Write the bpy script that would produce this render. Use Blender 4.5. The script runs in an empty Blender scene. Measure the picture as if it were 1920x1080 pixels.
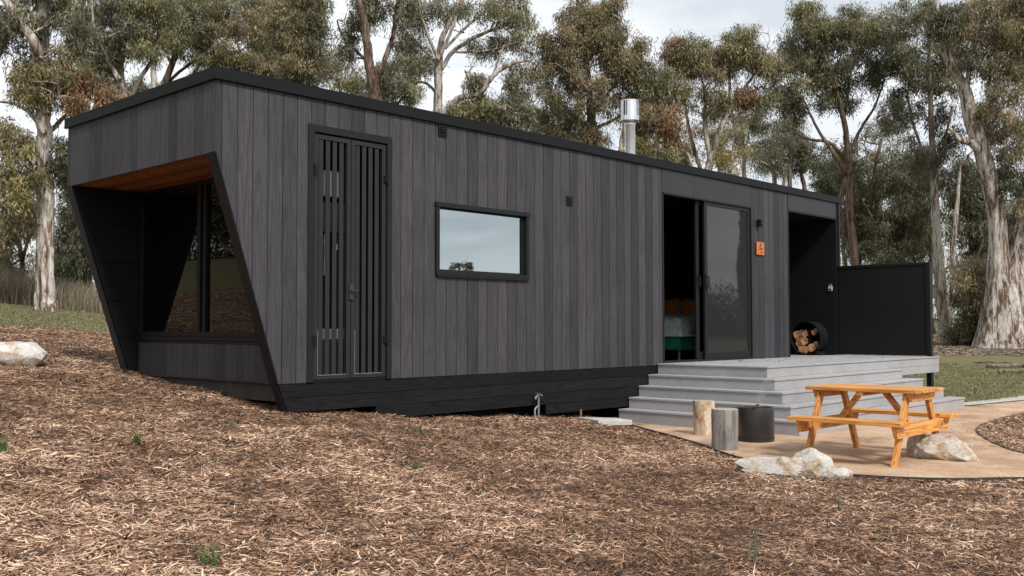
import bpy, math, random
import numpy as np
from mathutils import Vector, Matrix, noise as mn
random.seed(7); RNG = np.random.default_rng(7)
sc = bpy.context.scene; COL = sc.collection
S = 1.15                                   # everything is drawn in survey units and scaled once to metres at the end
# ------------------------------------------------------------------ camera
CAM = np.array([-4.0673, -7.1286, 0.4761]); YAW, PIT, ROL, FPX = 0.8116, 0.0394, -0.0017, 1849.79
def cam_rows():
    f = np.array([math.sin(YAW)*math.cos(PIT), math.cos(YAW)*math.cos(PIT), math.sin(PIT)])
    r = np.cross(f, [0, 0, 1]); r /= np.linalg.norm(r); u = np.cross(r, f)
    c, s = math.cos(ROL), math.sin(ROL)
    return c*r+s*u, -s*r+c*u, f
CR, CU, CF = cam_rows()
cd = bpy.data.cameras.new('camera'); cam = bpy.data.objects.new('camera', cd); COL.objects.link(cam)
cd.sensor_width = 36; cd.lens = 36*FPX/1920; cd.clip_end = 3000; cd.clip_start = .05
cam.matrix_world = Matrix(((CR[0], CU[0], -CF[0], CAM[0]*S), (CR[1], CU[1], -CF[1], CAM[1]*S), (CR[2], CU[2], -CF[2], CAM[2]*S), (0, 0, 0, 1)))
sc.camera = cam
# ------------------------------------------------------------------ sun and sky
SUN_EL, SUN_AZ = math.radians(44), math.radians(198)      # azimuth clockwise from +y
sd = bpy.data.lights.new('sun', 'SUN'); so = bpy.data.objects.new('sun', sd); COL.objects.link(so)
sd.energy = 2.5; sd.angle = math.radians(9); sd.color = (1, .965, .91)
dv = Vector((math.sin(SUN_AZ)*math.cos(SUN_EL), math.cos(SUN_AZ)*math.cos(SUN_EL), math.sin(SUN_EL)))
so.rotation_euler = dv.to_track_quat('Z', 'Y').to_euler(); so.location = dv*30
w = bpy.data.worlds.new('World'); sc.world = w; w.use_nodes = True
nt = w.node_tree; N = nt.nodes; L = nt.links; N.clear()
out = N.new('ShaderNodeOutputWorld'); bg = N.new('ShaderNodeBackground'); bg.inputs[1].default_value = .1
sky = N.new('ShaderNodeTexSky'); sky.sky_type = 'NISHITA'; sky.sun_disc = False; sky.sun_elevation = SUN_EL; sky.sun_rotation = SUN_AZ
tc = N.new('ShaderNodeTexCoord'); mp = N.new('ShaderNodeMapping'); mp.inputs['Scale'].default_value = (1, 1, 5)
n1 = N.new('ShaderNodeTexNoise'); n1.inputs['Scale'].default_value = 3.0; n1.inputs['Detail'].default_value = 8; n1.inputs['Roughness'].default_value = .55
n1.inputs['Distortion'].default_value = .3
r1 = N.new('ShaderNodeValToRGB'); e = r1.color_ramp.elements
e[0].position = .36; e[0].color = (5.4, 5.8, 6.25, 1); e[1].position = .64; e[1].color = (8.5, 8.6, 8.75, 1)
mx = N.new('ShaderNodeMixRGB'); mx.inputs[0].default_value = .93
L.new(tc.outputs['Generated'], mp.inputs[0]); L.new(mp.outputs[0], n1.inputs[0]); L.new(n1.outputs[0], r1.inputs[0])
L.new(sky.outputs[0], mx.inputs[1]); L.new(r1.outputs[0], mx.inputs[2]); L.new(mx.outputs[0], bg.inputs[0]); L.new(bg.outputs[0], out.inputs[0])
sc.view_settings.view_transform = 'Standard'; sc.view_settings.look = 'None'; sc.view_settings.gamma = 1
sc.view_settings.exposure = 0.5
sc.render.engine = 'CYCLES'; sc.cycles.max_bounces = 6; sc.cycles.volume_bounces = 2; sc.cycles.transparent_max_bounces = 12
sc.cycles.caustics_reflective = False; sc.cycles.caustics_refractive = False
# ------------------------------------------------------------------ helpers
def W(px, py, d):                          # point seen in direction (px, py) at depth d
    return CAM + d*(CF + (px-960)/FPX*CR - (py-540)/FPX*CU)
def sstep(a, b, x):
    t = np.clip((x-a)/(b-a), 0, 1); return t*t*(3-2*t)
class MB:
    def __init__(s): s.v = []; s.f = []; s.r = []; s.mi = []
    def add(s, vs, fs, r=None, mi=0):
        o = len(s.v); r = random.random() if r is None else r
        s.v += [tuple(map(float, p)) for p in vs]; s.r += [r]*len(vs)
        s.f += [tuple(i+o for i in f) for f in fs]; s.mi += [mi]*len(fs); return s
    def hexa(s, p, r=None, mi=0):          # 8 points: bottom 4 ccw, top 4 ccw
        return s.add(p, [(3,2,1,0), (4,5,6,7), (0,1,5,4), (1,2,6,5), (2,3,7,6), (3,0,4,7)], r, mi)
    def box(s, x0, x1, y0, y1, z0, z1, r=None, mi=0):
        return s.hexa([(x0,y0,z0),(x1,y0,z0),(x1,y1,z0),(x0,y1,z0),(x0,y0,z1),(x1,y0,z1),(x1,y1,z1),(x0,y1,z1)], r, mi)
    def prism(s, pts, n, r=None, mi=0):    # planar polygon extruded by vector n
        k = len(pts); a = [Vector(p) for p in pts]; b = [p+Vector(n) for p in a]
        return s.add(a+b, [tuple(range(k))[::-1], tuple(range(k, 2*k))]+[(i, (i+1)%k, (i+1)%k+k, i+k) for i in range(k)], r, mi)
    def beam(s, p, q, wx, wy, up=(0,0,1), r=None, mi=0):
        p = Vector(p); q = Vector(q); d = (q-p).normalized(); u = Vector(up); a = d.cross(u)
        if a.length < 1e-4: a = d.cross(Vector((1,0,0)))
        a.normalize(); b = a.cross(d)
        c = [(-1,-1), (1,-1), (1,1), (-1,1)]
        return s.hexa([p+a*wx/2*i+b*wy/2*j for i,j in c]+[q+a*wx/2*i+b*wy/2*j for i,j in c], r, mi)
    def tube(s, pts, rad, k=8, cap=True, r=None, mi=0):
        pts = [Vector(p) for p in pts]; m = len(pts); vs = []; fs = []
        if not hasattr(rad, '__len__'): rad = [rad]*m
        ref = Vector((0, 0, 1)) if abs((pts[-1]-pts[0]).normalized().z) < .9 else Vector((1, 0, 0))
        for i in range(m):
            d = (pts[min(i+1, m-1)]-pts[max(i-1, 0)]).normalized(); a = d.cross(ref).normalized(); b = a.cross(d)
            for j in range(k):
                t = 2*math.pi*j/k; vs.append(pts[i]+(a*math.cos(t)+b*math.sin(t))*rad[i])
        for i in range(m-1):
            for j in range(k): fs.append((i*k+j, i*k+(j+1)%k, (i+1)*k+(j+1)%k, (i+1)*k+j))
        if cap: fs += [tuple(range(k))[::-1], tuple(range((m-1)*k, m*k))]
        return s.add(vs, fs, r, mi)
    def lathe(s, prof, c, k=24, r=None, mi=0, close=False):      # (radius, z) profile about the vertical through c
        vs = []; fs = []; m = len(prof)
        for rr, z in prof:
            for j in range(k): t = 2*math.pi*j/k; vs.append((c[0]+rr*math.cos(t), c[1]+rr*math.sin(t), c[2]+z))
        for i in range(m-1 if not close else m):
            i2 = (i+1) % m
            for j in range(k): fs.append((i*k+j, i*k+(j+1)%k, i2*k+(j+1)%k, i2*k+j))
        return s.add(vs, fs, r, mi)
    def build(s, name, mat, parent=None, org=None, bevel=0, smooth=False):
        o = Vector(parent['org']) if parent is not None else Vector(org or (0, 0, 0))
        me = bpy.data.meshes.new(name); me.from_pydata([tuple(Vector(p)-o) for p in s.v], [], s.f)
        a = me.attributes.new('rnd', 'FLOAT', 'POINT'); a.data.foreach_set('value', s.r)
        for m_ in (mat if isinstance(mat, (list, tuple)) else [mat]): me.materials.append(m_)
        me.polygons.foreach_set('material_index', s.mi)
        if smooth: me.polygons.foreach_set('use_smooth', [True]*len(s.f))
        me.update(); ob = bpy.data.objects.new(name, me); COL.objects.link(ob)
        if smooth: me.set_sharp_from_angle(angle=math.radians(40))
        if parent is not None: ob.parent = parent; ob['org'] = parent['org']
        else: ob.location = o; ob['org'] = tuple(o)
        if bevel:
            b = ob.modifiers.new('bevel', 'BEVEL'); b.width = bevel; b.segments = 2; b.limit_method = 'ANGLE'
        return ob
def thing(name, label, cat, loc, group=None):
    o = bpy.data.objects.new(name, None); COL.objects.link(o); o.location = loc; o['org'] = tuple(loc); o.empty_display_size = .2
    return tag(o, label, cat, group)
def tag(o, label, cat, group=None, kind=None):
    o['label'] = label; o['category'] = cat
    if group: o['group'] = group
    if kind: o['kind'] = kind
    return o
def np_mesh(name, V, F, mat, parent=None, org=(0, 0, 0), colr=None, smooth=False):
    V = np.asarray(V, np.float32)-np.asarray(parent['org'] if parent is not None else org, np.float32); F = np.asarray(F, np.int32)
    me = bpy.data.meshes.new(name); me.vertices.add(len(V)); me.vertices.foreach_set('co', V.ravel())
    k = F.shape[1]; me.loops.add(F.size); me.loops.foreach_set('vertex_index', F.ravel()); me.polygons.add(len(F))
    me.polygons.foreach_set('loop_start', np.arange(0, F.size, k, dtype=np.int32)); me.polygons.foreach_set('loop_total', np.full(len(F), k, np.int32))
    if smooth: me.polygons.foreach_set('use_smooth', np.ones(len(F), bool))
    me.update(calc_edges=True)
    if colr is not None:
        a = me.attributes.new('tone', 'FLOAT_COLOR', 'POINT'); c4 = np.ones((len(V), 4), np.float32); c4[:, :3] = colr; a.data.foreach_set('color', c4.ravel())
    me.materials.append(mat); ob = bpy.data.objects.new(name, me); COL.objects.link(ob)
    if parent is not None: ob.parent = parent; ob['org'] = parent['org']
    else: ob.location = org; ob['org'] = tuple(map(float, org))
    return ob
# ------------------------------------------------------------------ materials
def mat(name):
    m = bpy.data.materials.new(name); m.use_nodes = True; t = m.node_tree
    return m, t.nodes, t.links, t.nodes['Principled BSDF']
def nd(n, ty, **k):
    o = n.new(ty)
    for a, b in k.items():
        if a in o.inputs: o.inputs[a].default_value = b
        else: setattr(o, a, b)
    return o
def ramp(n, stops):
    r = n.new('ShaderNodeValToRGB'); e = r.color_ramp.elements
    while len(e) < len(stops): e.new(.5)
    for i, (p, c) in enumerate(stops): e[i].position = p; e[i].color = (*c, 1)
    return r
def mul(n, l, a, b, fac=1, mode='MULTIPLY'):
    m = n.new('ShaderNodeMixRGB'); m.blend_type = mode; m.inputs[0].default_value = fac; l.new(a, m.inputs[1]); l.new(b, m.inputs[2]); return m.outputs[0]
def _y(): pass
def simple(name, col, rough=.5, metal=0, spec=.5, var=.12, nscale=8, bump=.0, bscale=60):
    m, n, l, b = mat(name); tc = nd(n, 'ShaderNodeTexCoord')
    no = nd(n, 'ShaderNodeTexNoise', Scale=nscale, Detail=6); l.new(tc.outputs['Object'], no.inputs[0])
    r = ramp(n, [(.3, tuple(c*(1-var) for c in col)), (.7, tuple(min(1, c*(1+var)) for c in col))]); l.new(no.outputs[0], r.inputs[0]); l.new(r.outputs[0], b.inputs['Base Color'])
    b.inputs['Roughness'].default_value = rough; b.inputs['Metallic'].default_value = metal; b.inputs['Specular IOR Level'].default_value = spec
    if bump:
        n2 = nd(n, 'ShaderNodeTexNoise', Scale=bscale, Detail=4); l.new(tc.outputs['Object'], n2.inputs[0])
        bp = nd(n, 'ShaderNodeBump', Strength=bump, Distance=.01); l.new(n2.outputs[0], bp.inputs['Height']); l.new(bp.outputs[0], b.inputs['Normal'])
    return m
def wood(name, dark, light, axis='Z', rough=.6, fig=1.0, fine=1.0, tint=None, bump=.3, spec=.4, stain=0, rvar=(.72, 1.2), ring=.22, long=.09, knots=0):
    """boards: grain runs along axis, one tone and one figure per board (attribute rnd)"""
    m, n, l, b = mat(name); tc = nd(n, 'ShaderNodeTexCoord'); at = nd(n, 'ShaderNodeAttribute', attribute_name='rnd')
    sc_ = {'Z': (1, 1, long), 'X': (long, 1, 1), 'Y': (1, long, 1)}[axis]
    off = nd(n, 'ShaderNodeVectorMath', operation='SCALE'); off.inputs[0].default_value = (13.7, 9.1, 31.3); l.new(at.outputs['Fac'], off.inputs['Scale'])
    ad = nd(n, 'ShaderNodeVectorMath', operation='ADD'); l.new(tc.outputs['Object'], ad.inputs[0]); l.new(off.outputs[0], ad.inputs[1])
    mp = nd(n, 'ShaderNodeMapping'); mp.inputs['Scale'].default_value = sc_; l.new(ad.outputs[0], mp.inputs[0])
    a = nd(n, 'ShaderNodeTexNoise', Scale=8*fig, Detail=2, Roughness=.4); l.new(mp.outputs[0], a.inputs[0])
    s1 = nd(n, 'ShaderNodeMath', operation='MULTIPLY'); s1.inputs[1].default_value = 75; l.new(a.outputs[0], s1.inputs[0])
    s2 = nd(n, 'ShaderNodeMath', operation='SINE'); l.new(s1.outputs[0], s2.inputs[0])
    s3 = nd(n, 'ShaderNodeMapRange'); s3.inputs[1].default_value = -1; s3.inputs[2].default_value = 1; l.new(s2.outputs[0], s3.inputs[0])
    f = nd(n, 'ShaderNodeTexNoise', Scale=90*fine, Detail=5, Roughness=.7); l.new(mp.outputs[0], f.inputs[0])
    mm = nd(n, 'ShaderNodeMath', operation='MULTIPLY_ADD'); mm.inputs[1].default_value = ring; l.new(s3.outputs[0], mm.inputs[0])
    f2 = nd(n, 'ShaderNodeMath', operation='MULTIPLY_ADD'); f2.inputs[1].default_value = 1.3; f2.inputs[2].default_value = -.32+(.35-ring)/2; l.new(f.outputs[0], f2.inputs[0])
    l.new(f2.outputs[0], mm.inputs[2])
    r = ramp(n, [(.2, dark), (.85, light)]); l.new(mm.outputs[0], r.inputs[0])
    wn = nd(n, 'ShaderNodeTexWhiteNoise', noise_dimensions='1D'); l.new(at.outputs['Fac'], wn.inputs['W'])
    t1 = tint or ((.97, .99, 1.03), (1.02, .98, 1.0))
    r2 = ramp(n, [(0, tuple(rvar[0]*c for c in t1[0])), (.5, (1, 1, 1)), (1, tuple(rvar[1]*c for c in t1[1]))]); l.new(wn.outputs[0], r2.inputs[0])
    c = mul(n, l, r.outputs[0], r2.outputs[0])
    big = nd(n, 'ShaderNodeTexNoise', Scale=1.3, Detail=7, Roughness=.65); l.new(tc.outputs['Object'], big.inputs[0])
    r3 = ramp(n, [(.3, (.86, .86, .86)), (.7, (1.12, 1.12, 1.12))]); l.new(big.outputs[0], r3.inputs[0]); c = mul(n, l, c, r3.outputs[0])
    if knots:
        vo = nd(n, 'ShaderNodeTexVoronoi', Scale=knots); l.new(ad.outputs[0], vo.inputs[0]); r5 = ramp(n, [(.045, (.22, .12, .06)), (.09, (.8, .7, .6)), (.13, (1, 1, 1))]); l.new(vo.outputs['Distance'], r5.inputs[0]); c = mul(n, l, c, r5.outputs[0])
    if stain:
        st = nd(n, 'ShaderNodeTexNoise', Scale=5, Detail=8, Roughness=.75); l.new(mp.outputs[0], st.inputs[0])
        r4 = ramp(n, [(.6, (0, 0, 0)), (.8, (stain, stain, stain))]); l.new(st.outputs[0], r4.inputs[0]); c = mul(n, l, c, r4.outputs[0], 1, 'ADD')
    l.new(c, b.inputs['Base Color']); b.inputs['Roughness'].default_value = rough; b.inputs['Specular IOR Level'].default_value = spec
    bp = nd(n, 'ShaderNodeBump', Strength=bump, Distance=.004); l.new(mm.outputs[0], bp.inputs['Height']); l.new(bp.outputs[0], b.inputs['Normal'])
    return m
M = {}
M['char'] = wood('charred timber cladding', (.0190, .0187, .0217), (.065, .063, .071), 'Z', .62, .75, 1.5, stain=.02, rvar=(.52, 1.3), ring=.17, long=.05)
M['skirt'] = wood('black stained boards', (.0055, .0055, .006), (.016, .0153, .0163), 'X', .7, spec=.12, rvar=(.8, 1.2))
M['black'] = simple('black powder coat', (.010, .0105, .011), .48, spec=.2, var=.1)
M['blackmatt'] = simple('black sheet panel', (.007, .0075, .0085), .55, spec=.25, var=.18, nscale=2)
M['panel'] = simple('dark grey flat sheet', (.030, .031, .034), .5, spec=.35, var=.08, nscale=3)
M['flash'] = simple('black roof flashing', (.0075, .008, .009), .5, spec=.18, var=.1, nscale=3)
M['frame'] = simple('charcoal aluminium', (.013, .014, .0155), .45, spec=.2, var=.08)
M['slat'] = simple('charcoal steel slat', (.022, .0245, .026), .48, spec=.2, var=.1)
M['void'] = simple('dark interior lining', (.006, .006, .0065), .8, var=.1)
M['soffit'] = wood('oiled hardwood lining', (.20, .065, .022), (.52, .21, .08), 'Y', .35, 1, 1, tint=((1, .9, .85), (1, 1, 1)), rvar=(.6, 1.25))
M['deck'] = wood('grey composite decking', (.27, .27, .268), (.39, .39, .388), 'X', .7, 1.2, 1.3, rvar=(.93, 1.06), bump=.15, ring=.06)
M['decky'] = wood('grey composite decking across', (.27, .27, .268), (.39, .39, .388), 'Y', .7, 1.2, 1.3, rvar=(.93, 1.06), bump=.15, ring=.06)
M['pine'] = wood('orange stained pine', (.44, .165, .034), (.80, .41, .12), 'Y', .42, .9, .8, tint=((1, .95, .9), (1, 1, 1)), rvar=(.8, 1.1), spec=.35, knots=7, ring=.38)
M['pinex'] = wood('orange stained pine across', (.44, .165, .034), (.80, .41, .12), 'X', .42, .9, .8, tint=((1, .95, .9), (1, 1, 1)), rvar=(.8, 1.1), spec=.35, knots=7, ring=.38)
M['pinez'] = wood('orange stained pine upright', (.44, .165, .034), (.80, .41, .12), 'Z', .42, .9, .8, tint=((1, .95, .9), (1, 1, 1)), rvar=(.8, 1.1), spec=.35, knots=7, ring=.38)
M['steel'] = simple('brushed stainless steel', (.78, .79, .80), .33, 1, var=.06, nscale=20)
M['galv'] = simple('galvanised metal', (.35, .36, .37), .4, .8, var=.15)
M['white'] = simple('white enamel', (.7, .7, .68), .4, var=.04)
M['green'] = simple('emerald velvet', (.02, .24, .13), .8, var=.25, nscale=12)
M['linen'] = simple('grey green linen', (.55, .66, .58), .9, var=.25, nscale=9, bump=.4, bscale=14)
M['mustard'] = simple('burnt orange cushion cloth', (.75, .28, .04), .9, var=.12)
M['pale'] = simple('pale grey cotton', (.6, .58, .6), .9, var=.08)
M['pit'] = simple('black enamelled steel', (.026, .026, .028), .42, var=.3, nscale=5)
M['rust'] = simple('rusty steel', (.24, .11, .06), .8, var=.4, nscale=30)
M['edge'] = simple('weathered steel edging', (.035, .028, .024), .8, var=.3, nscale=20)
M['concrete'] = simple('pale concrete', (.48, .47, .44), .9, var=.12, nscale=14, bump=.4)
M['wirewood'] = wood('weathered grey post', (.12, .10, .08), (.30, .27, .23), 'Z', .9)
M['plaque'] = simple('orange cedar plaque', (.50, .16, .035), .5, var=.15, nscale=20)
M['burnt'] = simple('burnt lettering', (.06, .02, .008), .8)
M['chassis'] = simple('brown timber beam', (.035, .027, .021), .8, var=.3)
def screen_mat():
    m, n, l, b = mat('fly screen glass'); b.inputs['Base Color'].default_value = (.022, .023, .025, 1); b.inputs['Roughness'].default_value = .02; b.inputs['Specular IOR Level'].default_value = .5; return m
def glass(name, refl, tint, coat=None):
    m, n, l, b = mat(name); n.remove(b); o = n['Material Output']
    tr = nd(n, 'ShaderNodeBsdfTransparent'); tr.inputs[0].default_value = (*tint, 1); gl = nd(n, 'ShaderNodeBsdfGlossy', Roughness=.0)
    gl.inputs[0].default_value = (*(coat or (1, 1, 1)), 1)
    fr = nd(n, 'ShaderNodeFresnel', IOR=1.5); mm = nd(n, 'ShaderNodeMath', operation='MULTIPLY_ADD', use_clamp=True)
    mm.inputs[1].default_value = 1.0; mm.inputs[2].default_value = refl; l.new(fr.outputs[0], mm.inputs[0])
    mx = nd(n, 'ShaderNodeMixShader'); l.new(mm.outputs[0], mx.inputs[0]); l.new(tr.outputs[0], mx.inputs[1]); l.new(gl.outputs[0], mx.inputs[2]); l.new(mx.outputs[0], o.inputs[0])
    return m
M['screen'] = screen_mat()
M['glass'] = glass('tinted glass', .0, (.5, .52, .5)); M['mirror'] = glass('mirror film glass', .46, (.3, .33, .35), (.88, .98, 1.0))
def _x(): pass
def bark(name, pale, brown, amt=.5, sc_=1.0):
    m, n, l, b = mat(name); tc = nd(n, 'ShaderNodeTexCoord'); mp = nd(n, 'ShaderNodeMapping'); mp.inputs['Scale'].default_value = (1, 1, .13); l.new(tc.outputs['Object'], mp.inputs[0])
    a = nd(n, 'ShaderNodeTexNoise', Scale=7*sc_, Detail=10, Roughness=.72, Distortion=.5); l.new(mp.outputs[0], a.inputs[0])
    r = ramp(n, [(.34, tuple(c*.35 for c in brown)), (.45, brown), (.47+.12*amt, pale), (.75, tuple(min(.8, c*1.25) for c in pale))]); l.new(a.outputs[0], r.inputs[0])
    f = nd(n, 'ShaderNodeTexNoise', Scale=30*sc_, Detail=6, Roughness=.7); l.new(mp.outputs[0], f.inputs[0])
    r2 = ramp(n, [(.36, (.42, .39, .36)), (.5, (.95, .95, .95)), (.66, (1.25, 1.25, 1.25))]); l.new(f.outputs[0], r2.inputs[0])
    l.new(mul(n, l, r.outputs[0], r2.outputs[0]), b.inputs['Base Color']); b.inputs['Roughness'].default_value = .85; b.inputs['Specular IOR Level'].default_value = .2
    bp = nd(n, 'ShaderNodeBump', Strength=.7, Distance=.04); l.new(a.outputs[0], bp.inputs['Height']); l.new(bp.outputs[0], b.inputs['Normal']); return m
M['bark_pale'] = bark('pale gum bark', (.44, .40, .36), (.22, .15, .10), .3)
M['bark_peel'] = bark('peeling gum bark', (.50, .455, .41), (.17, .115, .08), .45)
M['bark_brown'] = bark('brown gum bark', (.22, .165, .125), (.11, .07, .05), .6)
M['bark_dark'] = bark('dark bark', (.10, .08, .065), (.045, .035, .03), .6)
def attrmat(name, rough=.6, transl=0, spec=.3, bump=0):
    m, n, l, b = mat(name); at = nd(n, 'ShaderNodeAttribute', attribute_name='tone'); l.new(at.outputs['Color'], b.inputs['Base Color'])
    b.inputs['Roughness'].default_value = rough; b.inputs['Specular IOR Level'].default_value = spec
    if transl:
        t = nd(n, 'ShaderNodeBsdfTranslucent'); l.new(at.outputs['Color'], t.inputs[0]); x = nd(n, 'ShaderNodeMixShader'); x.inputs[0].default_value = transl
        l.new(b.outputs[0], x.inputs[1]); l.new(t.outputs[0], x.inputs[2]); l.new(x.outputs[0], n['Material Output'].inputs[0])
    return m
M['leaf'] = attrmat('gum leaves', .5, .16, .4); M['chip'] = attrmat('wood chips', .85, 0, .2); M['grass'] = attrmat('grass blades', .7, .2, .2)
# ------------------------------------------------------------------ terrain
POLY = np.array([(5.12,-.02),(5.03,-.25),(4.72,-.75),(4.3,-1.41),(3.92,-1.98),(3.52,-2.45),(3.2,-2.92),(2.98,-3.45),(3.0,-3.95),(3.27,-4.49),(3.72,-4.84),(4.25,-5.5),(5.2,-6.5),(7,-7.5),(10,-7.9),(14,-8),(14,-2.3),(12,-2.35),(10.4,-2.1),(9.9,-1.4),(5.3,.15)])
ISL = np.array([(7.0,-3.42),(7.9,-3.22),(9.6,-3.12),(12,-3.25),(13.9,-3.5),(13.9,-6.9),(9,-6.7),(6.4,-5.9),(5.3,-5.1),(5.15,-4.55),(5.6,-4.15),(6.3,-3.75)])
def smooth_poly(P, it=3):
    for _ in range(it): P = np.stack([P*.75+np.roll(P, -1, 0)*.25, P*.25+np.roll(P, -1, 0)*.75], 1).reshape(-1, 2)
    return P
POLYS, ISLS = smooth_poly(POLY, 2), smooth_poly(ISL, 2)
def inpoly(x, y, P):
    r = np.zeros(np.shape(x), bool); n_ = len(P); j = n_-1
    for i in range(n_):
        xi, yi = P[i]; xj, yj = P[j]
        with np.errstate(divide='ignore', invalid='ignore'): r ^= ((yi > y) != (yj > y)) & (x < (xj-xi)*(y-yi)/(yj-yi+1e-12)+xi)
        j = i
    return r
def pdist(x, y, P):
    d = np.full(np.shape(x), 1e9)
    for i in range(len(P)):
        a = P[i]; b = P[(i+1) % len(P)]; ab = b-a; t = np.clip(((x-a[0])*ab[0]+(y-a[1])*ab[1])/(ab@ab), 0, 1)
        d = np.minimum(d, np.hypot(x-a[0]-t*ab[0], y-a[1]-t*ab[1]))
    return d
def vn(x, y, s, seed=0):                   # cheap value noise
    x = np.asarray(x)*s+seed*17.3; y = np.asarray(y)*s+seed*5.1; xi = np.floor(x); yi = np.floor(y); fx = x-xi; fy = y-yi; fx = fx*fx*(3-2*fx); fy = fy*fy*(3-2*fy)
    h = lambda a, b: np.modf(np.abs(np.sin(a*127.1+b*311.7)*43758.5453))[0]
    return (h(xi, yi)*(1-fx)+h(xi+1, yi)*fx)*(1-fy)+(h(xi, yi+1)*(1-fx)+h(xi+1, yi+1)*fx)*fy-.5
GZ = -.64
def terrain(x, y):
    x = np.asarray(x, float); y = np.asarray(y, float)
    p = -.2-.085*x+.096*y
    cap = 1.5+.13*np.maximum(0, -x-1); p = cap-np.log1p(np.exp((cap-p)/.25))*.25
    fl = -.665+.028*np.maximum(0, x-10.5)+.012*np.maximum(0, y-3)
    fl = 1.2-np.log1p(np.exp((1.2-fl)/.25))*.25
    k = .035; z = np.maximum(p, fl)+k*np.log1p(np.exp(-np.abs(p-fl)/k))
    z = z+.035*np.exp(-((x-3.9)/1.2)**2-((y+.05)/.5)**2)
    d = np.hypot(x-CAM[0], y-CAM[1])
    z = z+.05*vn(x, y, .5, 1)*sstep(2, 6, d)+.035*vn(x, y, 2.1, 2)+.024*vn(x, y, 6, 3)
    ins = inpoly(x, y, POLYS) & ~inpoly(x, y, ISLS)
    dd = np.minimum(pdist(x, y, POLYS), pdist(x, y, ISLS)); k = np.where(ins, 1, 1-sstep(0, .35, dd))
    near = (x > 2) & (x < 15) & (y > -9) & (y < 1); k = np.where(near, k, 0)
    tgt = np.where(ins, GZ-.025, GZ-.005)
    return z*(1-k)+tgt*k
def grassmask(x, y):                       # 1 where grass, 0 where mulch
    e = 8.5+.10*(x-1.3)+.55*np.maximum(0, .3-x)+.9*vn(x, y, .6, 5)+.5*vn(x, y, 2, 6)
    left = sstep(-.25, .35, y-e)
    right = sstep(-.3, .3, x-(13.1+.5*vn(x, y, .8, 7)))*sstep(-.2, .2, y+2.6) + sstep(-.3, .3, x-16)
    back = sstep(0, .5, y-3.2)*sstep(0, .5, x-6)
    r2 = sstep(-.1, .3, x-10.3)*sstep(-.1, .2, y+2.25-(x-10.4)*-.1)
    return np.clip(np.maximum.reduce([left, right, back, r2]), 0, 1)
def axis_pts(lo, hi, c0, c1, fine, grow=1.13):
    a = list(np.arange(c0, c1, fine)); s = fine; x = a[-1]
    while x < hi: s *= grow; x += s; a.append(x)
    s = fine; x = c0
    while x > lo: s *= grow; x -= s; a.insert(0, x)
    return np.array(a)
gx = axis_pts(-400, 500, -5, 14, .1); gy = axis_pts(-400, 500, -7, 12, .1)
GX, GY = np.meshgrid(gx, gy); GZZ = terrain(GX, GY)
nx, ny = len(gx), len(gy); idx = np.arange(nx*ny).reshape(ny, nx)
F = np.stack([idx[:-1, :-1], idx[:-1, 1:], idx[1:, 1:], idx[1:, :-1]], -1).reshape(-1, 4)
gm = grassmask(GX, GY); tone = np.zeros((ny, nx, 3)); tone[..., 0] = gm
m, n, l, b = mat('ground of mulch and grass'); tc = nd(n, 'ShaderNodeTexCoord'); at = nd(n, 'ShaderNodeAttribute', attribute_name='tone')
sep = nd(n, 'ShaderNodeSeparateColor'); l.new(at.outputs['Color'], sep.inputs[0])
a1 = nd(n, 'ShaderNodeTexNoise', Scale=22, Detail=9, Roughness=.75); l.new(tc.outputs['Object'], a1.inputs[0])
rm = ramp(n, [(.32, (.045, .028, .019)), (.5, (.14, .088, .06)), (.62, (.29, .20, .14)), (.76, (.46, .34, .25))]); l.new(a1.outputs[0], rm.inputs[0])
a2 = nd(n, 'ShaderNodeTexNoise', Scale=.9, Detail=9, Roughness=.7); l.new(tc.outputs['Object'], a2.inputs[0])
rg = ramp(n, [(.36, (.20, .145, .10)), (.46, (.17, .15, .08)), (.6, (.165, .17, .075)), (.72, (.25, .22, .13))]); l.new(a2.outputs[0], rg.inputs[0])
a3 = nd(n, 'ShaderNodeTexNoise', Scale=35, Detail=5, Roughness=.8); l.new(tc.outputs['Object'], a3.inputs[0])
r3 = ramp(n, [(.3, (.5, .5, .5)), (.7, (1.35, 1.35, 1.35))]); l.new(a3.outputs[0], r3.inputs[0])
mg = mul(n, l, rg.outputs[0], r3.outputs[0]); mx = nd(n, 'ShaderNodeMixRGB'); l.new(sep.outputs[0], mx.inputs[0]); l.new(rm.outputs[0], mx.inputs[1]); l.new(mg, mx.inputs[2]); l.new(mx.outputs[0], b.inputs['Base Color'])
b.inputs['Roughness'].default_value = .95; b.inputs['Specular IOR Level'].default_value = .1
bp = nd(n, 'ShaderNodeBump', Strength=.8, Distance=.03); l.new(a1.outputs[0], bp.inputs['Height']); l.new(bp.outputs[0], b.inputs['Normal'])
M['ground'] = m
g = np_mesh('ground', np.stack([GX, GY, GZZ], -1).reshape(-1, 3), F, m, colr=tone.reshape(-1, 3), smooth=True); g['kind'] = 'structure'
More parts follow.
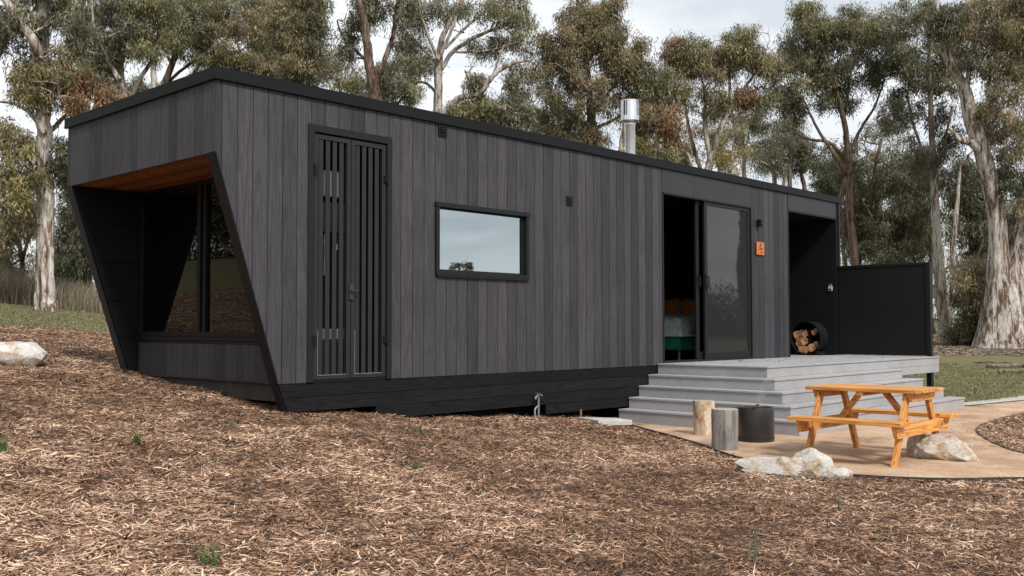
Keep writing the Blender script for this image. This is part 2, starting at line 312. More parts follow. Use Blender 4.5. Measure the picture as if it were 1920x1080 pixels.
# sand path
m, n, l, b = mat('compacted granitic sand'); tc = nd(n, 'ShaderNodeTexCoord')
a1 = nd(n, 'ShaderNodeTexNoise', Scale=1.6, Detail=10, Roughness=.68); l.new(tc.outputs['Object'], a1.inputs[0])
r = ramp(n, [(.3, (.22, .145, .10)), (.46, (.42, .285, .19)), (.56, (.50, .35, .245)), (.72, (.64, .50, .38))]); l.new(a1.outputs[0], r.inputs[0])
a2 = nd(n, 'ShaderNodeTexNoise', Scale=70, Detail=6, Roughness=.8); l.new(tc.outputs['Object'], a2.inputs[0]); r2 = ramp(n, [(.3, (.66, .63, .6)), (.68, (1.25, 1.25, 1.25))]); l.new(a2.outputs[0], r2.inputs[0])
l.new(mul(n, l, r.outputs[0], r2.outputs[0]), b.inputs['Base Color']); b.inputs['Roughness'].default_value = .95; b.inputs['Specular IOR Level'].default_value = .1
bp = nd(n, 'ShaderNodeBump', Strength=.5, Distance=.01); l.new(a2.outputs[0], bp.inputs['Height']); l.new(bp.outputs[0], b.inputs['Normal']); M['sand'] = m
import bmesh
def sand_sheet():
    xs = np.arange(2.6, 14.2, .07); ys = np.arange(-8.2, .4, .07); X, Y = np.meshgrid(xs, ys)
    ins = inpoly(X, Y, POLYS) & ~inpoly(X, Y, ISLS); ins |= (np.minimum(pdist(X, Y, POLYS), pdist(X, Y, ISLS)) < .06)
    Z = GZ+.010*vn(X, Y, 1.5, 9)+.006*vn(X, Y, 6, 10)
    i = np.arange(X.size).reshape(X.shape); q = ins[:-1, :-1] & ins[:-1, 1:] & ins[1:, 1:] & ins[1:, :-1]
    F = np.stack([i[:-1, :-1], i[:-1, 1:], i[1:, 1:], i[1:, :-1]], -1)[q]
    u, inv = np.unique(F, return_inverse=True); V = np.stack([X, Y, Z], -1).reshape(-1, 3)[u]
    o = np_mesh('path', V, inv.reshape(-1, 4), M['sand'], smooth=True); o['kind'] = 'structure'
sand_sheet()
def edging(P, label, closed_from, closed_to, hi=.022):
    e = MB(); pts = P[closed_from:closed_to]
    for i in range(len(pts)-1):
        a, b_ = pts[i], pts[i+1]; d = (b_-a)/np.linalg.norm(b_-a); nn = np.array([-d[1], d[0]])*.006
        z0, z1 = GZ-.08, GZ+hi
        e.hexa([(*(a-nn), z0), (*(b_-nn), z0), (*(b_+nn), z0), (*(a+nn), z0), (*(a-nn), z1), (*(b_-nn), z1), (*(b_+nn), z1), (*(a+nn), z1)], .5)
    tag(e.build('garden_edging', M['edge'], org=(*pts[0], GZ)), label, 'edging', 'steel edging along the sand path')
edging(POLYS, 'long curved dark steel edging strip between sand patio and wide front mulch bed', 1, 62)
edging(np.vstack([ISLS, ISLS[:1]]), 'dark steel edging strip around the separate mulch bed at far right of sand path', 0, 60, .010)
# gravel verge
v = MB(); pts = [(9.9,-2.12),(10.6,-2.28),(12,-2.5),(14.2,-2.5),(14.2,-2.2),(12,-2.15),(10.6,-1.98),(10.0,-1.9)]
v.add([(x, y, GZ+.014) for x, y in pts], [tuple(range(len(pts)))], .5)
o = v.build('pavement', simple('pale fine gravel', (.42, .40, .37), .95, var=.3, nscale=60, bump=.6, bscale=90)); o['kind'] = 'structure'
# ------------------------------------------------------------------ wood chips, grass
def ribbons(P, yaw, pitch, Ln, Wd, col):
    """bent three sided splinters"""
    n_ = len(P); d = np.stack([np.cos(yaw)*np.cos(pitch), np.sin(yaw)*np.cos(pitch), np.sin(pitch)], 1)
    s = np.stack([-np.sin(yaw), np.cos(yaw), RNG.uniform(-.5, .5, n_)], 1); u = np.cross(d, s)
    bend = RNG.uniform(-.2, .25, n_)[:, None]*Ln[:, None]; V = np.zeros((n_, 9, 3))
    for k, t in enumerate((-.5, 0, .5)):
        c = P+d*(Ln*t)[:, None]+(np.array([0, 0, 1])*.35+s*.8)*bend*(.25-t*t); wv = (Wd*(1 if k == 1 else .45))[:, None]
        V[:, k*3] = c-s*wv*.5; V[:, k*3+1] = c+u*wv*.4; V[:, k*3+2] = c+s*wv*.5
    f = []
    for k in (0, 1):
        for a, b_ in ((0, 1), (1, 2)): f.append([k*3+a, k*3+b_, k*3+3+b_, k*3+3+a])
    F = (np.array(f)[None]+np.arange(n_)[:, None, None]*9).reshape(-1, 4)
    return V.reshape(-1, 3), F, np.repeat(col, 9, 0)
def chips(n_, rmin=2.2, rspan=17, pw=1.45, big=1.0):
    # density thins with distance from the garden's near edge
    r = rmin+np.abs(RNG.random(n_*2))**pw*rspan; th = YAW+RNG.uniform(-.62, .62, n_*2)
    x = CAM[0]+np.sin(th)*r; y = CAM[1]+np.cos(th)*r
    e1 = inpoly(x, y, POLYS) & ~inpoly(x, y, ISLS)
    gmk = grassmask(x, y); keep = (~e1) & (RNG.random(n_*2) > gmk*1.1) & ~((x > .9) & (y > .25) & (x < 11) & (y < 3.0))
    # a few stray chips on the sand
    x, y, r = x[keep], y[keep], r[keep]; x, y, r = x[:n_], y[:n_], r[:n_]; k = len(x)
    z = terrain(x, y)+RNG.uniform(-.002, .018, k); sz = big*np.exp(RNG.normal(0, .5, k))*(1.12+.045*r)
    Ln = np.clip(.026*sz, .010, .13); Wd = np.clip(.0038*big*np.exp(RNG.normal(0, .42, k))*(1+.05*r), .002, .016)
    pal = np.array([(.050, .029, .020), (.115, .068, .045), (.215, .135, .092), (.33, .222, .152), (.46, .33, .24), (.60, .46, .35), (.26, .125, .07)])
    t = np.clip(RNG.random(k)+.28*vn(x, y, 1.1, 11)+.35*vn(x, y, 3.3, 12)+.3*vn(x, y, 9, 13), 0, .999); pr = np.array([.22, .24, .21, .17, .11, .04, .01]).cumsum(); ci = np.where(RNG.random(k) < .04, 6, np.minimum(5, np.searchsorted(pr, t)))
    col = pal[np.clip(ci, 0, 6)]*np.array([1.2, 1.12, 1.06])*RNG.uniform(.8, 1.2, (k, 1))
    return ribbons(np.stack([x, y, z], 1), RNG.uniform(0, 2*np.pi, k), RNG.normal(0, .26, k), Ln, Wd, col)
V, F, c = chips(430000)
V2, F2, c2 = chips(60000, 9, 13, 1.0, 1.25); V3, F3, c3 = chips(700, 2.3, 9, .8, 1.7)
F = np.concatenate([F, F2+len(V), F3+len(V)+len(V2)]); V = np.concatenate([V, V2, V3]); c = np.concatenate([c, c2, c3])
x_ = RNG.uniform(-6.5, .6, 26000); y_ = RNG.uniform(3, 12, 26000); q_ = RNG.random(26000) > grassmask(x_, y_); x_, y_ = x_[q_], y_[q_]; k_ = len(x_)
V4, F4, c4 = ribbons(np.stack([x_, y_, terrain(x_, y_)+.008], 1), RNG.uniform(0, 6.28, k_), RNG.normal(0, .3, k_), RNG.uniform(.03, .1, k_), RNG.uniform(.006, .014, k_), np.array([(.10, .06, .04), (.33, .22, .15), (.5, .37, .27)])[RNG.integers(0, 3, k_)])
F = np.concatenate([F, F4+len(V)]); V = np.concatenate([V, V4]); c = np.concatenate([c, c4])
for n5, l0, l1, w0, w1, p5 in ((260, .08, .26, .003, .006, [(.09, .055, .04), (.35, .27, .20), (.16, .09, .06)]), (2600, .02, .05, .010, .020, [(.075, .045, .032), (.15, .085, .055), (.24, .16, .11), (.05, .034, .026)])):
    r_ = RNG.uniform(2.4, 10, n5); t_ = YAW+RNG.uniform(-.6, .6, n5); x_ = CAM[0]+np.sin(t_)*r_; y_ = CAM[1]+np.cos(t_)*r_; q_ = ~(inpoly(x_, y_, POLYS) & ~inpoly(x_, y_, ISLS)) & ~((x_ > .7) & (y_ > .1)); x_, y_ = x_[q_], y_[q_]; k_ = len(x_)
    V4, F4, c4 = ribbons(np.stack([x_, y_, terrain(x_, y_)+.014], 1), RNG.uniform(0, 6.28, k_), RNG.normal(0, .12, k_), RNG.uniform(l0, l1, k_), RNG.uniform(w0, w1, k_), np.array(p5)[RNG.integers(0, len(p5), k_)])
    F = np.concatenate([F, F4+len(V)]); V = np.concatenate([V, V4]); c = np.concatenate([c, c4])
tag(np_mesh('wood_chips', V, F, M['chip'], colr=c), 'brown shredded wood chip mulch covering the sloping garden bed', 'mulch', kind='stuff')
def blades(x, y, h, lean, wd, col, name, label, cat, dz=0):
    k = len(x); z = terrain(x, y)-.01+dz; a = RNG.uniform(0, 2*np.pi, k); b_ = RNG.uniform(0, 2*np.pi, k)
    P = np.stack([x, y, z], 1); s = np.stack([np.cos(a), np.sin(a), 0*a], 1)*wd[:, None]/2; t = np.stack([np.cos(b_), np.sin(b_), 0*b_], 1)*(lean*h)[:, None]
    up = np.zeros((k, 3)); up[:, 2] = h
    V = np.stack([P-s, P+s, P+t*.35+up*.6+s*.7, P+t*.35+up*.6-s*.7, P+t+up], 1)
    F = np.array([[0, 1, 2, 3]]); T = np.arange(k)[:, None]*5
    F4 = (F[None]+T[:, :, None]).reshape(-1, 4); F3 = (np.array([[3, 2, 4, 4]])[None]+T[:, :, None]).reshape(-1, 4)
    # tips as degenerate-free quads: use a tiny fifth+sixth vertex
    V = np.concatenate([V, (P+t+up+s*.15)[:, None]], 1); T = np.arange(k)[:, None, None]*6
    F = (np.array([[0, 1, 2, 3], [3, 2, 5, 4]])[None]+T).reshape(-1, 4)
    return tag(np_mesh(name, V.reshape(-1, 3), F, M['grass'], colr=np.repeat(col, 6, 0)), label, cat, kind='stuff')
def scatter(n_, r0, r1, t0, t1, p=1.0):
    r = r0+RNG.random(n_)**p*(r1-r0); th = YAW+RNG.uniform(t0, t1, n_); return CAM[0]+np.sin(th)*r, CAM[1]+np.cos(th)*r
x1_, y1_ = scatter(70000, 14, 30, -.62, -.33); x2_, y2_ = scatter(90000, 14, 36, .34, .62)
x = np.r_[x1_, x2_]; y = np.r_[y1_, y2_]; k = (RNG.random(len(x)) < grassmask(x, y)*(.55+1.1*vn(x, y, .9, 14)+.35)); x, y = x[k], y[k]
bare = (x > 20) & (vn(x, y, .35, 15)+.03*(x-24) > .0); x, y = x[~bare], y[~bare]; k = len(x)
pal = np.array([(.165, .165, .072), (.21, .205, .095), (.30, .26, .16), (.12, .125, .06)]); col = pal[RNG.integers(0, 4, k)]*RNG.uniform(.75, 1.2, (k, 1))
blades(x, y, RNG.uniform(.015, .05, k), RNG.uniform(.3, 1.3, k), RNG.uniform(.008, .02, k), col, 'grass', 'short patchy green grass beyond the mulch and the deck', 'grass')
# grit, crumbs and stray chips on the sand
n_ = 15000; x_ = RNG.uniform(2.9, 13, n_); y_ = RNG.uniform(-6.2, .2, n_); dE = np.minimum(pdist(x_, y_, POLYS), pdist(x_, y_, ISLS)); q_ = inpoly(x_, y_, POLYS) & ~inpoly(x_, y_, ISLS) & (RNG.random(n_) < .25+.9*np.exp(-dE/.12)) & ~((x_ > 5.3) & (x_ < 9.9) & (y_ > -2.2)); x_, y_ = x_[q_], y_[q_]; k_ = len(x_)
xe = RNG.uniform(2.7, 9, 60000); ye = RNG.uniform(-6, .1, 60000); dE = np.minimum(pdist(xe, ye, POLYS), pdist(xe, ye, ISLS)); q_ = (dE < .22) & inpoly(xe, ye, POLYS) & ~inpoly(xe, ye, ISLS) & (RNG.random(60000) < .55*np.exp(-dE/.07)); x_ = np.r_[x_, xe[q_]]; y_ = np.r_[y_, ye[q_]]; k_ = len(x_)
V, F, c = ribbons(np.stack([x_, y_, np.full(k_, GZ+.005)], 1), RNG.uniform(0, 6.28, k_), RNG.normal(0, .15, k_), np.clip(.010*np.exp(RNG.normal(0, .6, k_)), .004, .06), np.clip(.005*np.exp(RNG.normal(0, .4, k_)), .002, .012), np.array([(.16, .09, .06), (.42, .30, .21), (.60, .48, .37), (.10, .06, .045)])[RNG.integers(0, 4, k_)])
tag(np_mesh('grit', V, F, M['chip'], colr=c), 'loose grit and stray wood chips scattered on the sand patio', 'grit', kind='stuff')
# dry stalks at the wood's edge, both sides
x, y = scatter(12000, 25.5, 29.5, -.60, -.36); k = len(x); c0 = (vn(x, y, .8, 21) > -.22); x, y = x[c0], y[c0]; k = len(x)
pal = np.array([(.27, .21, .155), (.40, .33, .25), (.17, .13, .095), (.20, .185, .11)]); col = pal[RNG.integers(0, 4, k)]*RNG.uniform(.7, 1.2, (k, 1))
hh = RNG.uniform(.2, .85, k)*(.75+.8*vn(x, y, .5, 22)+.2)
blades(x, y, np.maximum(.12, hh), RNG.uniform(.05, .6, k), RNG.uniform(.008, .02, k), col, 'dry_brush', 'tangle of dry brown stalks along the edge of the wood at left', 'brush')
def litter():
    x, y = scatter(14000, 28.5, 42, .30, .62); k = len(x); z = terrain(x, y)+.01
    pal = np.array([(.10, .06, .04), (.22, .15, .11), (.30, .25, .21), (.06, .04, .03)]); col = pal[RNG.integers(0, 4, k)]*RNG.uniform(.8, 1.2, (k, 1))
    V, F, c = ribbons(np.stack([x, y, z], 1), RNG.uniform(0, 6.28, k), RNG.normal(0, .15, k), RNG.uniform(.05, .22, k), RNG.uniform(.015, .04, k), col)
    tag(np_mesh('leaf_litter', V, F, M['chip'], colr=c), 'fallen bark and leaf litter under the gum trees at right', 'litter', kind='stuff')
litter()
exec_cabin = True
# ------------------------------------------------------------------ the cabin
H0 = 2.473; Wd_ = 2.86; LX = 11.14
cab = thing('cabin', 'long low black timber clad cabin with slanted open end and flat roof', 'cabin', (0, 0, -.25))
PIT_ = .1445; OFF = .049
def slant(x): return max(0., 1.89*(1-x/.6)) if x < .6 else 0.
def facade(openings, x0, x1, y0, y1, z0, z1, gap=.0065):
    b = MB(); k0 = int(math.floor((x0-OFF)/PIT_)); e = []
    for k in range(k0, int((x1-OFF)/PIT_)+2):
        a = max(x0, OFF+k*PIT_+gap/2); c = min(x1, OFF+(k+1)*PIT_-gap/2)
        if c-a < .004: continue
        r = random.random(); cuts = sorted({a, c} | {q for o in openings for q in o[:2] if a < q < c} | ({.6} if a < .6 < c else set()))
        for p, q in zip(cuts[:-1], cuts[1:]):
            mid = (p+q)/2; segs = [(z0, z1)]
            for ox0, ox1, oz0, oz1 in openings:
                if ox0 < mid < ox1:
                    ns = []
                    for s0, s1 in segs:
                        if oz0 > s0: ns.append((s0, min(s1, oz0)))
                        if oz1 < s1: ns.append((max(s0, oz1), s1))
                    segs = [s for s in ns if s[1]-s[0] > .003]
            for s0, s1 in segs:
                la, lc = max(s0, slant(p)), max(s0, slant(q))
                b.hexa([(p, y0, la), (q, y0, lc), (q, y1, lc), (p, y1, la), (p, y0, s1), (q, y0, s1), (q, y1, s1), (p, y1, s1)], r)
    return b
OPEN = [(.88, 1.79, .0, 2.245), (2.375, 3.675, .995, 1.675), (6.18, 8.37, -.1, 2.5)]
facade(OPEN, 0, 6.18, 0, .022, 0, H0).build('wall', M['char'], cab)
facade(OPEN, 8.37, 9.43, 0, .022, 0, H0).build('wall', M['char'], cab)
# wall core behind the boards (fin along the slanted end, linings round the openings)
core = MB(); yc0, yc1 = .024, .12
core.prism([(.0, yc0, 1.885), (.595, yc0, .0), (.86, yc0, 0), (.86, yc0, H0), (0.0, yc0, H0)][::-1], (0, yc1-yc0, 0))
core.prism([(.595, yc0, -.002), (.69, yc0, -.25), (.86, yc0, -.25), (.86, yc0, -.002)][::-1], (0, yc1-yc0, 0))
core.box(1.82, 2.375, yc0, yc1, 0, H0).box(2.375, 3.675, yc0, yc1, 0, .995).box(2.375, 3.675, yc0, yc1, 1.675, H0).box(3.675, 6.18, yc0, yc1, 0, H0)
core.box(6.18, 8.37, yc0, yc1, 2.165, H0).box(8.37, 9.43, yc0, yc1, 0, H0).box(.86, 1.82, yc0, yc1, 2.25, H0)
core.build('wall_core', M['blackmatt'], cab)
tr = MB()      # black trim strip on the edge of the slant
nz = Vector((1.885, 0, .595)).normalized()
a = Vector((0, -.004, 1.89)); b_ = Vector((.6, -.004, 0)); c_ = Vector((.705, -.004, -.25))
tr.hexa([a, b_, b_+Vector((0, .127, 0)), a+Vector((0, .127, 0))]+[p-nz*.010 for p in (a, b_, b_+Vector((0, .127, 0)), a+Vector((0, .127, 0)))])
tr.build('slant_trim', M['black'], cab)
# rear side wall with its slanted front edge and horizontal panels
rw = MB(); zs = [-.06, .37, .75, 1.14, 1.53, H0]
def sx(z): return .6*(1.89-z)/1.89 if z < 1.89 else 0
for z0, z1 in zip(zs[:-1], zs[1:]):
    pts = [(sx(z0)+.01, 2.742, z0+.003)]
    if z1 > 1.89: pts += [(.73, 2.742, z0+.003), (.73, 2.742, 1.888), (.002, 2.742, 1.888)]
    else: pts += [(.73, 2.742, z0+.003), (.73, 2.742, z1-.003), (sx(z1-.003)+.01, 2.742, z1-.003)]
    rw.prism(pts[::-1], (0, .02, 0))
rw.build('side_panels', M['blackmatt'], cab)
rb = MB(); rb.prism([(.0, 2.765, 1.885), (.655, 2.765, -.06), (11.14, 2.765, -.06), (11.14, 2.765, H0), (0, 2.765, H0)][::-1], (0, .095, 0)); rb.build('rear_wall', M['blackmatt'], cab)
et = MB(); a = Vector((0, 2.765, 1.89)); b_ = Vector((.62, 2.765, -.05)); y_ = Vector((0, .11, 0))
et.hexa([a, b_, b_+y_, a+y_]+[p-nz*.012 for p in (a, b_, b_+y_, a+y_)]); et.build('slant_trim', M['slat'], cab)
# end face above the opening: boards facing -x
eb = MB(); k = 0; y = .0
while y < Wd_-.001:
    y2 = min(Wd_, y+(.058 if k == 0 else PIT_)); eb.box(-.003, .018, y+.0015, y2-.0015, 1.885, H0); y = y2; k += 1
eb.build('end_fascia', M['char'], cab)
ec = MB(); ec.box(.02, .10, .122, 2.74, 1.90, H0); ec.build('end_header', M['black'], cab)
so_ = MB(); x = .022; k = 0
while x < .735:
    x2 = min(.735, x+.088); so_.box(x, x2-.004, .122, 2.74, 1.886-.002*(k == 2), 1.897, random.random()); x = x2; k += 1
so_.build('soffit', M['soffit'], cab)
# recessed window
rwn = MB(); X0, X1 = .70, .755
for yy0, yy1, zz0, zz1 in ((.122, 2.74, .385, .435), (.122, 2.74, 1.845, 1.884), (.122, .16, .435, 1.845), (2.69, 2.74, .435, 1.845), (1.40, 1.445, .435, 1.845), (1.50, 1.56, .435, 1.845)):
    rwn.box(X0, X1, yy0, yy1, zz0, zz1)
rwn.box(.675, .80, .1221, 2.742, .352, .384); rwn.box(.69, .78, .1221, 2.742, .325, .351); wf = rwn.build('window', M['black'], cab, bevel=.003); wf['label'] = 'wide recessed picture window at the slanted end'
gp = MB(); gp.box(.725, .731, 1.56, 2.69, .435, 1.845); gp.box(.728, .734, .16, 1.50, .436, 1.844); g_ = gp.build('pane', M['glass'], wf)
lp = MB(); k = 0; y = .1225
while y < 2.735:
    y2 = min(2.741, y+.1); lp.box(.70, .72, y+.001, y2-.001, .0, .324); y = y2
lp.build('lower_cladding', M['char'], cab)
un = MB(); un.box(.725, .80, .122, 2.74, -.165, .32); un.build('timber_bearer', M['chassis'], cab)
un = MB(); un.box(.69, .724, .122, 2.74, -.012, -.001); un.build('sill_angle', M['chassis'], cab)
for xx in (1.2, 3.0, 3.75, 5.3, 7.5, 9.5):
    for yy in (.45, 2.3): u2 = MB(); u2.box(xx-.1, xx+.1, yy-.1, yy+.1, -.9, -.16); u2.build('pier', M['blackmatt'], cab)
un = MB(); un.box(.8, 11.1, .2, .3, -.22, -.02).box(.8, 11.1, 2.3, 2.4, -.22, -.02); un.build('chassis_rail', M['blackmatt'], cab)
# skirt of horizontal boards
sk = MB(); g4 = .002
def skx(z): return .6-z*.105/.25
zz = [0, -.122, -.244, -.366, -.472]
sk.prism([(skx(0)+.002, .006, -g4), (skx(zz[1]), .006, zz[1]+g4), (3.6, .006, zz[1]+g4), (3.6, .006, -g4)], (0, .02, 0)); sk.box(3.603, 6.12, .006, .026, zz[1]+g4, -g4)
sk.prism([(skx(zz[1]), .007, zz[1]-g4), (skx(zz[2]), .007, zz[2]), (1.95, .007, zz[2]), (1.95, .007, zz[1]-g4)], (0, .02, 0)); sk.box(1.953, 6.12, .007, .027, zz[2]+g4, zz[1]-g4)
sk.box(1.644, 6.12, .006, .026, zz[3]+g4, zz[2]-g4); sk.box(3.99, 6.12, .007, .027, zz[4], zz[3]-g4)
sk.build('skirt', M['skirt'], cab)
ub = MB(); ub.box(.9, 6.1, .35, .37, -.9, -.2); ub.build('under_lining', M['void'], cab)
# roof and flashings
rf = MB(); rf.box(.0, LX, 0.03, Wd_, H0+.004, 2.545); rf.build('roof', M['flash'], cab)
fl = MB(); fl.box(-.03, 4.742, -.032, -.001, H0-.004, 2.565).box(4.744, LX+.04, -.030, -.001, H0-.006, 2.562)
fl.box(-.031, 4.742, -.033, .14, 2.5651, 2.568).box(4.744, LX+.04, -.031, .14, 2.5621, 2.565)
fl.box(-.03, -.004, -.0005, Wd_+.03, H0-.004, 2.5648).box(-.03, .14, .1405, Wd_+.03, 2.5651, 2.568).box(LX+.005, LX+.04, .0, Wd_+.03, H0-.004, 2.562)
fl.build('roof_flashing', M['flash'], cab, bevel=.003)
# flue
fl_ = MB(); c3 = (7.14, 1.2, 0); fl_.lathe([(.074, 2.50), (.074, 3.32), (.078, 3.33), (.078, 3.345), (.074, 3.35), (.074, 3.40)], c3, 28); flue = fl_.build('flue_pipe', M['steel'], cab, smooth=True)
fc = MB(); fc.lathe([(.078, 3.375), (.130, 3.385), (.130, 3.45), (.108, 3.452), (.108, 3.66), (.130, 3.66), (.130, 3.672), (.0, 3.69)], c3, 32)
for j in range(4):
    t = j*math.pi/2+.2; fc.box(*[c3[0]+.122*math.cos(t)-.007, c3[0]+.122*math.cos(t)+.007, c3[1]+.122*math.sin(t)-.007, c3[1]+.122*math.sin(t)+.007, 3.44, 3.665])
for j in range(4):
    t0 = j*math.pi/2+.35; fc.add([(c3[0]+.127*math.cos(t0+q*.145), c3[1]+.127*math.sin(t0+q*.145), z) for z in (3.45, 3.66) for q in range(9)], [(q, q+1, q+10, q+9) for q in range(8)])
fc.build('flue_cap', M['steel'], flue)
ft = MB(); ft.lathe([(.2, 2.546), (.14, 2.60), (.1, 2.66)], c3, 24); ft.build('flue_flashing', M['flash'], flue)
# vents
for vx0, vx1, vz0, vz1 in ((2.395, 2.505, 2.345, 2.455), (4.33, 4.425, 1.835, 1.94)):
    v_ = MB(); v_.box(vx0, vx1, -.014, -.0005, vz0, vz0+.015).box(vx0, vx1, -.014, -.0005, vz1-.015, vz1).box(vx0, vx0+.014, -.0141, -.0005, vz0+.015, vz1-.015).box(vx1-.014, vx1, -.0141, -.0005, vz0+.015, vz1-.015)
    v_.box(vx0+.014, vx1-.014, -.003, -.0006, vz0+.015, vz1-.015)
    for j in range(3):
        zc = vz0+.018+j*(vz1-vz0-.035)/3; v_.hexa([(vx0+.015, -.022, zc), (vx1-.015, -.022, zc), (vx1-.015, -.004, zc+.02), (vx0+.015, -.004, zc+.02), (vx0+.015, -.022, zc+.006), (vx1-.015, -.022, zc+.006), (vx1-.015, -.004, zc+.028), (vx0+.015, -.004, zc+.028)])
    v_.build('louvred_vent', M['black'], cab)
# small mirror window
wn = MB(); a, b_, c_, d_ = 2.355, 3.69, .98, 1.695
wn.box(a-.005, b_+.004, -.034, .0, d_-.045, d_).box(a, a+.045, -.026, .05, c_+.045, d_-.046).box(b_-.04, b_, -.028, .05, c_+.045, d_-.046).box(a, b_, -.030, .05, c_, c_+.044)
wn.box(a+.046, b_-.041, .020, .045, c_+.0445, c_+.062).box(a+.046, b_-.041, .020, .045, d_-.062, d_-.0465).box(a+.0455, a+.06, .0205, .045, c_+.0625, d_-.0625).box(b_-.066, b_-.0405, .0205, .045, c_+.0625, d_-.0625)
wf = wn.build('window', M['frame'], cab, bevel=.002); wf['label'] = 'small landscape window reflecting the cloudy sky'
p_ = MB(); p_.box(a+.055, b_-.05, .028, .034, c_+.05, d_-.05); p_.build('pane', M['mirror'], wf)
p_ = MB(); p_.box(a+.02, b_+.002, -.032, -.0, c_-.012, c_-.003); p_.build('sill', M['slat'], wf)
# cupboard: frame, two slatted doors
cf = MB(); cf.box(.88, .945, -.012, .12, .0, 2.245).box(1.755, 1.812, -.012, .12, .0, 2.245).box(.946, 1.754, -.0121, .12, 2.18, 2.245).box(.946, 1.754, -.0, .12, .0, .012); cf.build('cupboard_frame', M['frame'], cab, bevel=.002)
def sdoor(x0, x1, hs):
    d = MB(); z0, z1 = .02, 2.168; w_ = .042; yy = (.004, .04)
    d.box(x0, x0+w_, *yy, z0, z1).box(x1-w_, x1, *yy, z0, z1).box(x0+w_+.0005, x1-w_-.0005, yy[0]+.0005, yy[1], z1-w_, z1).box(x0+w_+.0005, x1-w_-.0005, yy[0]+.0005, yy[1], z0, z0+.035)
    o = d.build('slatted_door', M['slat'], cab, bevel=.0015); s_ = MB(); x = x0+w_+.010
    while x+.05 < x1-w_+.01: s_.box(x, x+.045, .012, .020, z0+.036, z1-w_-.001); x += .0735
    s_.build('slats', M['slat'], o)
    q = MB(); q.box(x0+w_+.001, x1-w_-.001, .0035, .0125, z0+.036, z0+.041).box(x0+w_-.001, x0+w_+.003, .0032, .0125, z0+.036, .45); q.build('highlight_strip', M['galv'], o)  # pale strips stand in for the highlight along the door's inner bottom frame
    for hz in (1.85, .36):
        h = MB(); h.tube([(hs, -.018, hz-.045), (hs, -.018, hz+.045)], .011, 10).box(hs-.03, hs+.03, -.0125, -.0121+.012, hz-.03, hz+.03); h.build('hinge', M['black'], o, smooth=True)
    return o
sdoor(.952, 1.345, .95); dr = sdoor(1.353, 1.748, 1.752)
lk = MB(); lk.box(1.325, 1.375, -.012, .003, .72, .86).tube([(1.35, -.03, .80), (1.35, .0, .80)], .02, 12).tube([(1.345, -.034, .80), (1.41, -.036, .80)], .008, 8); lk.build('latch', M['pit'], dr, bevel=.003)
# header panels
hp = MB()
for x0, x1 in ((6.19, 6.90), (6.903, 7.61), (7.613, 8.355)): hp.box(x0, x1, -.003, .023, 2.168, H0-.003)
hp.build('header_panels', M['panel'], cab)
hp = MB(); hp.box(9.445, 10.21, -.003, .05, 2.225, H0-.003).box(10.213, 11.035, -.003, .05, 2.225, H0-.003); hp.build('header_panels', M['panel'], cab)
# sliding door
fr = MB(); fr.box(6.18, 6.205, -.01, .12, .03, 2.165).box(8.352, 8.37, -.008, .12, .03, 2.165).box(6.18, 8.37, -.010, .12, 2.145, 2.1655).box(6.18, 8.37, -.012, .12, -.02, .045); fr.build('door_frame', M['frame'], cab, bevel=.002)
def panel(x0, x1, y0, name, mat_, gl, w_=.075, label=None):
    d = MB(); z0, z1 = .046, 2.143; d.box(x0, x0+w_, y0, y0+.03, z0, z1).box(x1-w_, x1, y0, y0+.03, z0, z1).box(x0+w_, x1-w_, y0+.0005, y0+.03, z1-w_*.75, z1).box(x0+w_, x1-w_, y0+.0005, y0+.03, z0, z0+w_*1.3)
    o = d.build(name, mat_, cab, bevel=.002); g = MB(); g.box(x0+w_-.002, x1-w_+.002, y0+.012, y0+.018, z0+.05, z1-.04); g.build('pane', gl, o); return o
pd = panel(7.17, 8.345, .008, 'sliding_door', M['frame'], M['screen'], .065); pd['label'] = 'closed right half of the sliding door'
pe = panel(7.03, 8.20, .055, 'sliding_door', M['black'], M['glass'], .075); pe['label'] = 'open half stacked behind the front panel'
for o_, hx, yy in ((pd, 7.20, -.03), (pe, 7.07, .02)):
    h = MB(); h.tube([(hx, yy+.03, 1.0), (hx, yy-.005, 1.0), (hx, yy-.005, 1.14), (hx, yy+.03, 1.14)], .009, 8).box(hx-.014, hx+.014, yy+.026, yy+.0375, .97, 1.17); h.build('handle', M['frame'], o_, smooth=True)
# interior: floor, ceiling, partitions
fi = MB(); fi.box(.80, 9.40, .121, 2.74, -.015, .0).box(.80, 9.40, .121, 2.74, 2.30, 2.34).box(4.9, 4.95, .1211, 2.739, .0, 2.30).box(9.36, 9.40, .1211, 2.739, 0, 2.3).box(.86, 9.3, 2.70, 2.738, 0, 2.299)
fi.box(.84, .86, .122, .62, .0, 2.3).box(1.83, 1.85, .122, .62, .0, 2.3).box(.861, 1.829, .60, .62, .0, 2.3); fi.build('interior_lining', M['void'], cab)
# alcove and end wall
aw = MB(); aw.box(9.432, 9.47, .0, 2.74, .0, 2.22).box(9.471, 11.04, 2.70, 2.739, 0, 2.22).box(9.471, 11.039, .051, 2.70, 2.222, 2.26); aw.build('alcove_lining', M['blackmatt'], cab)
ew = MB(); ew.box(11.04, 11.10, -.0, 2.76, -.5, H0-.003); ew.build('end_wall', M['blackmatt'], cab)
et = MB(); et.box(11.10, 11.145, -.02, 2.78, -.5, H0-.003); et.build('end_trim', M['frame'], cab)
ad = MB(); ad.box(9.43, 11.03, .012, 2.69, -.02, .012); ad.build('alcove_floor', M['deck'], cab)
hb = MB(); hb.box(9.43, 11.04, -.005, .0495, 2.195, 2.224).box(9.43, 9.445, -.006, .05, .02, 2.195); hb.build('alcove_frame', M['black'], cab)

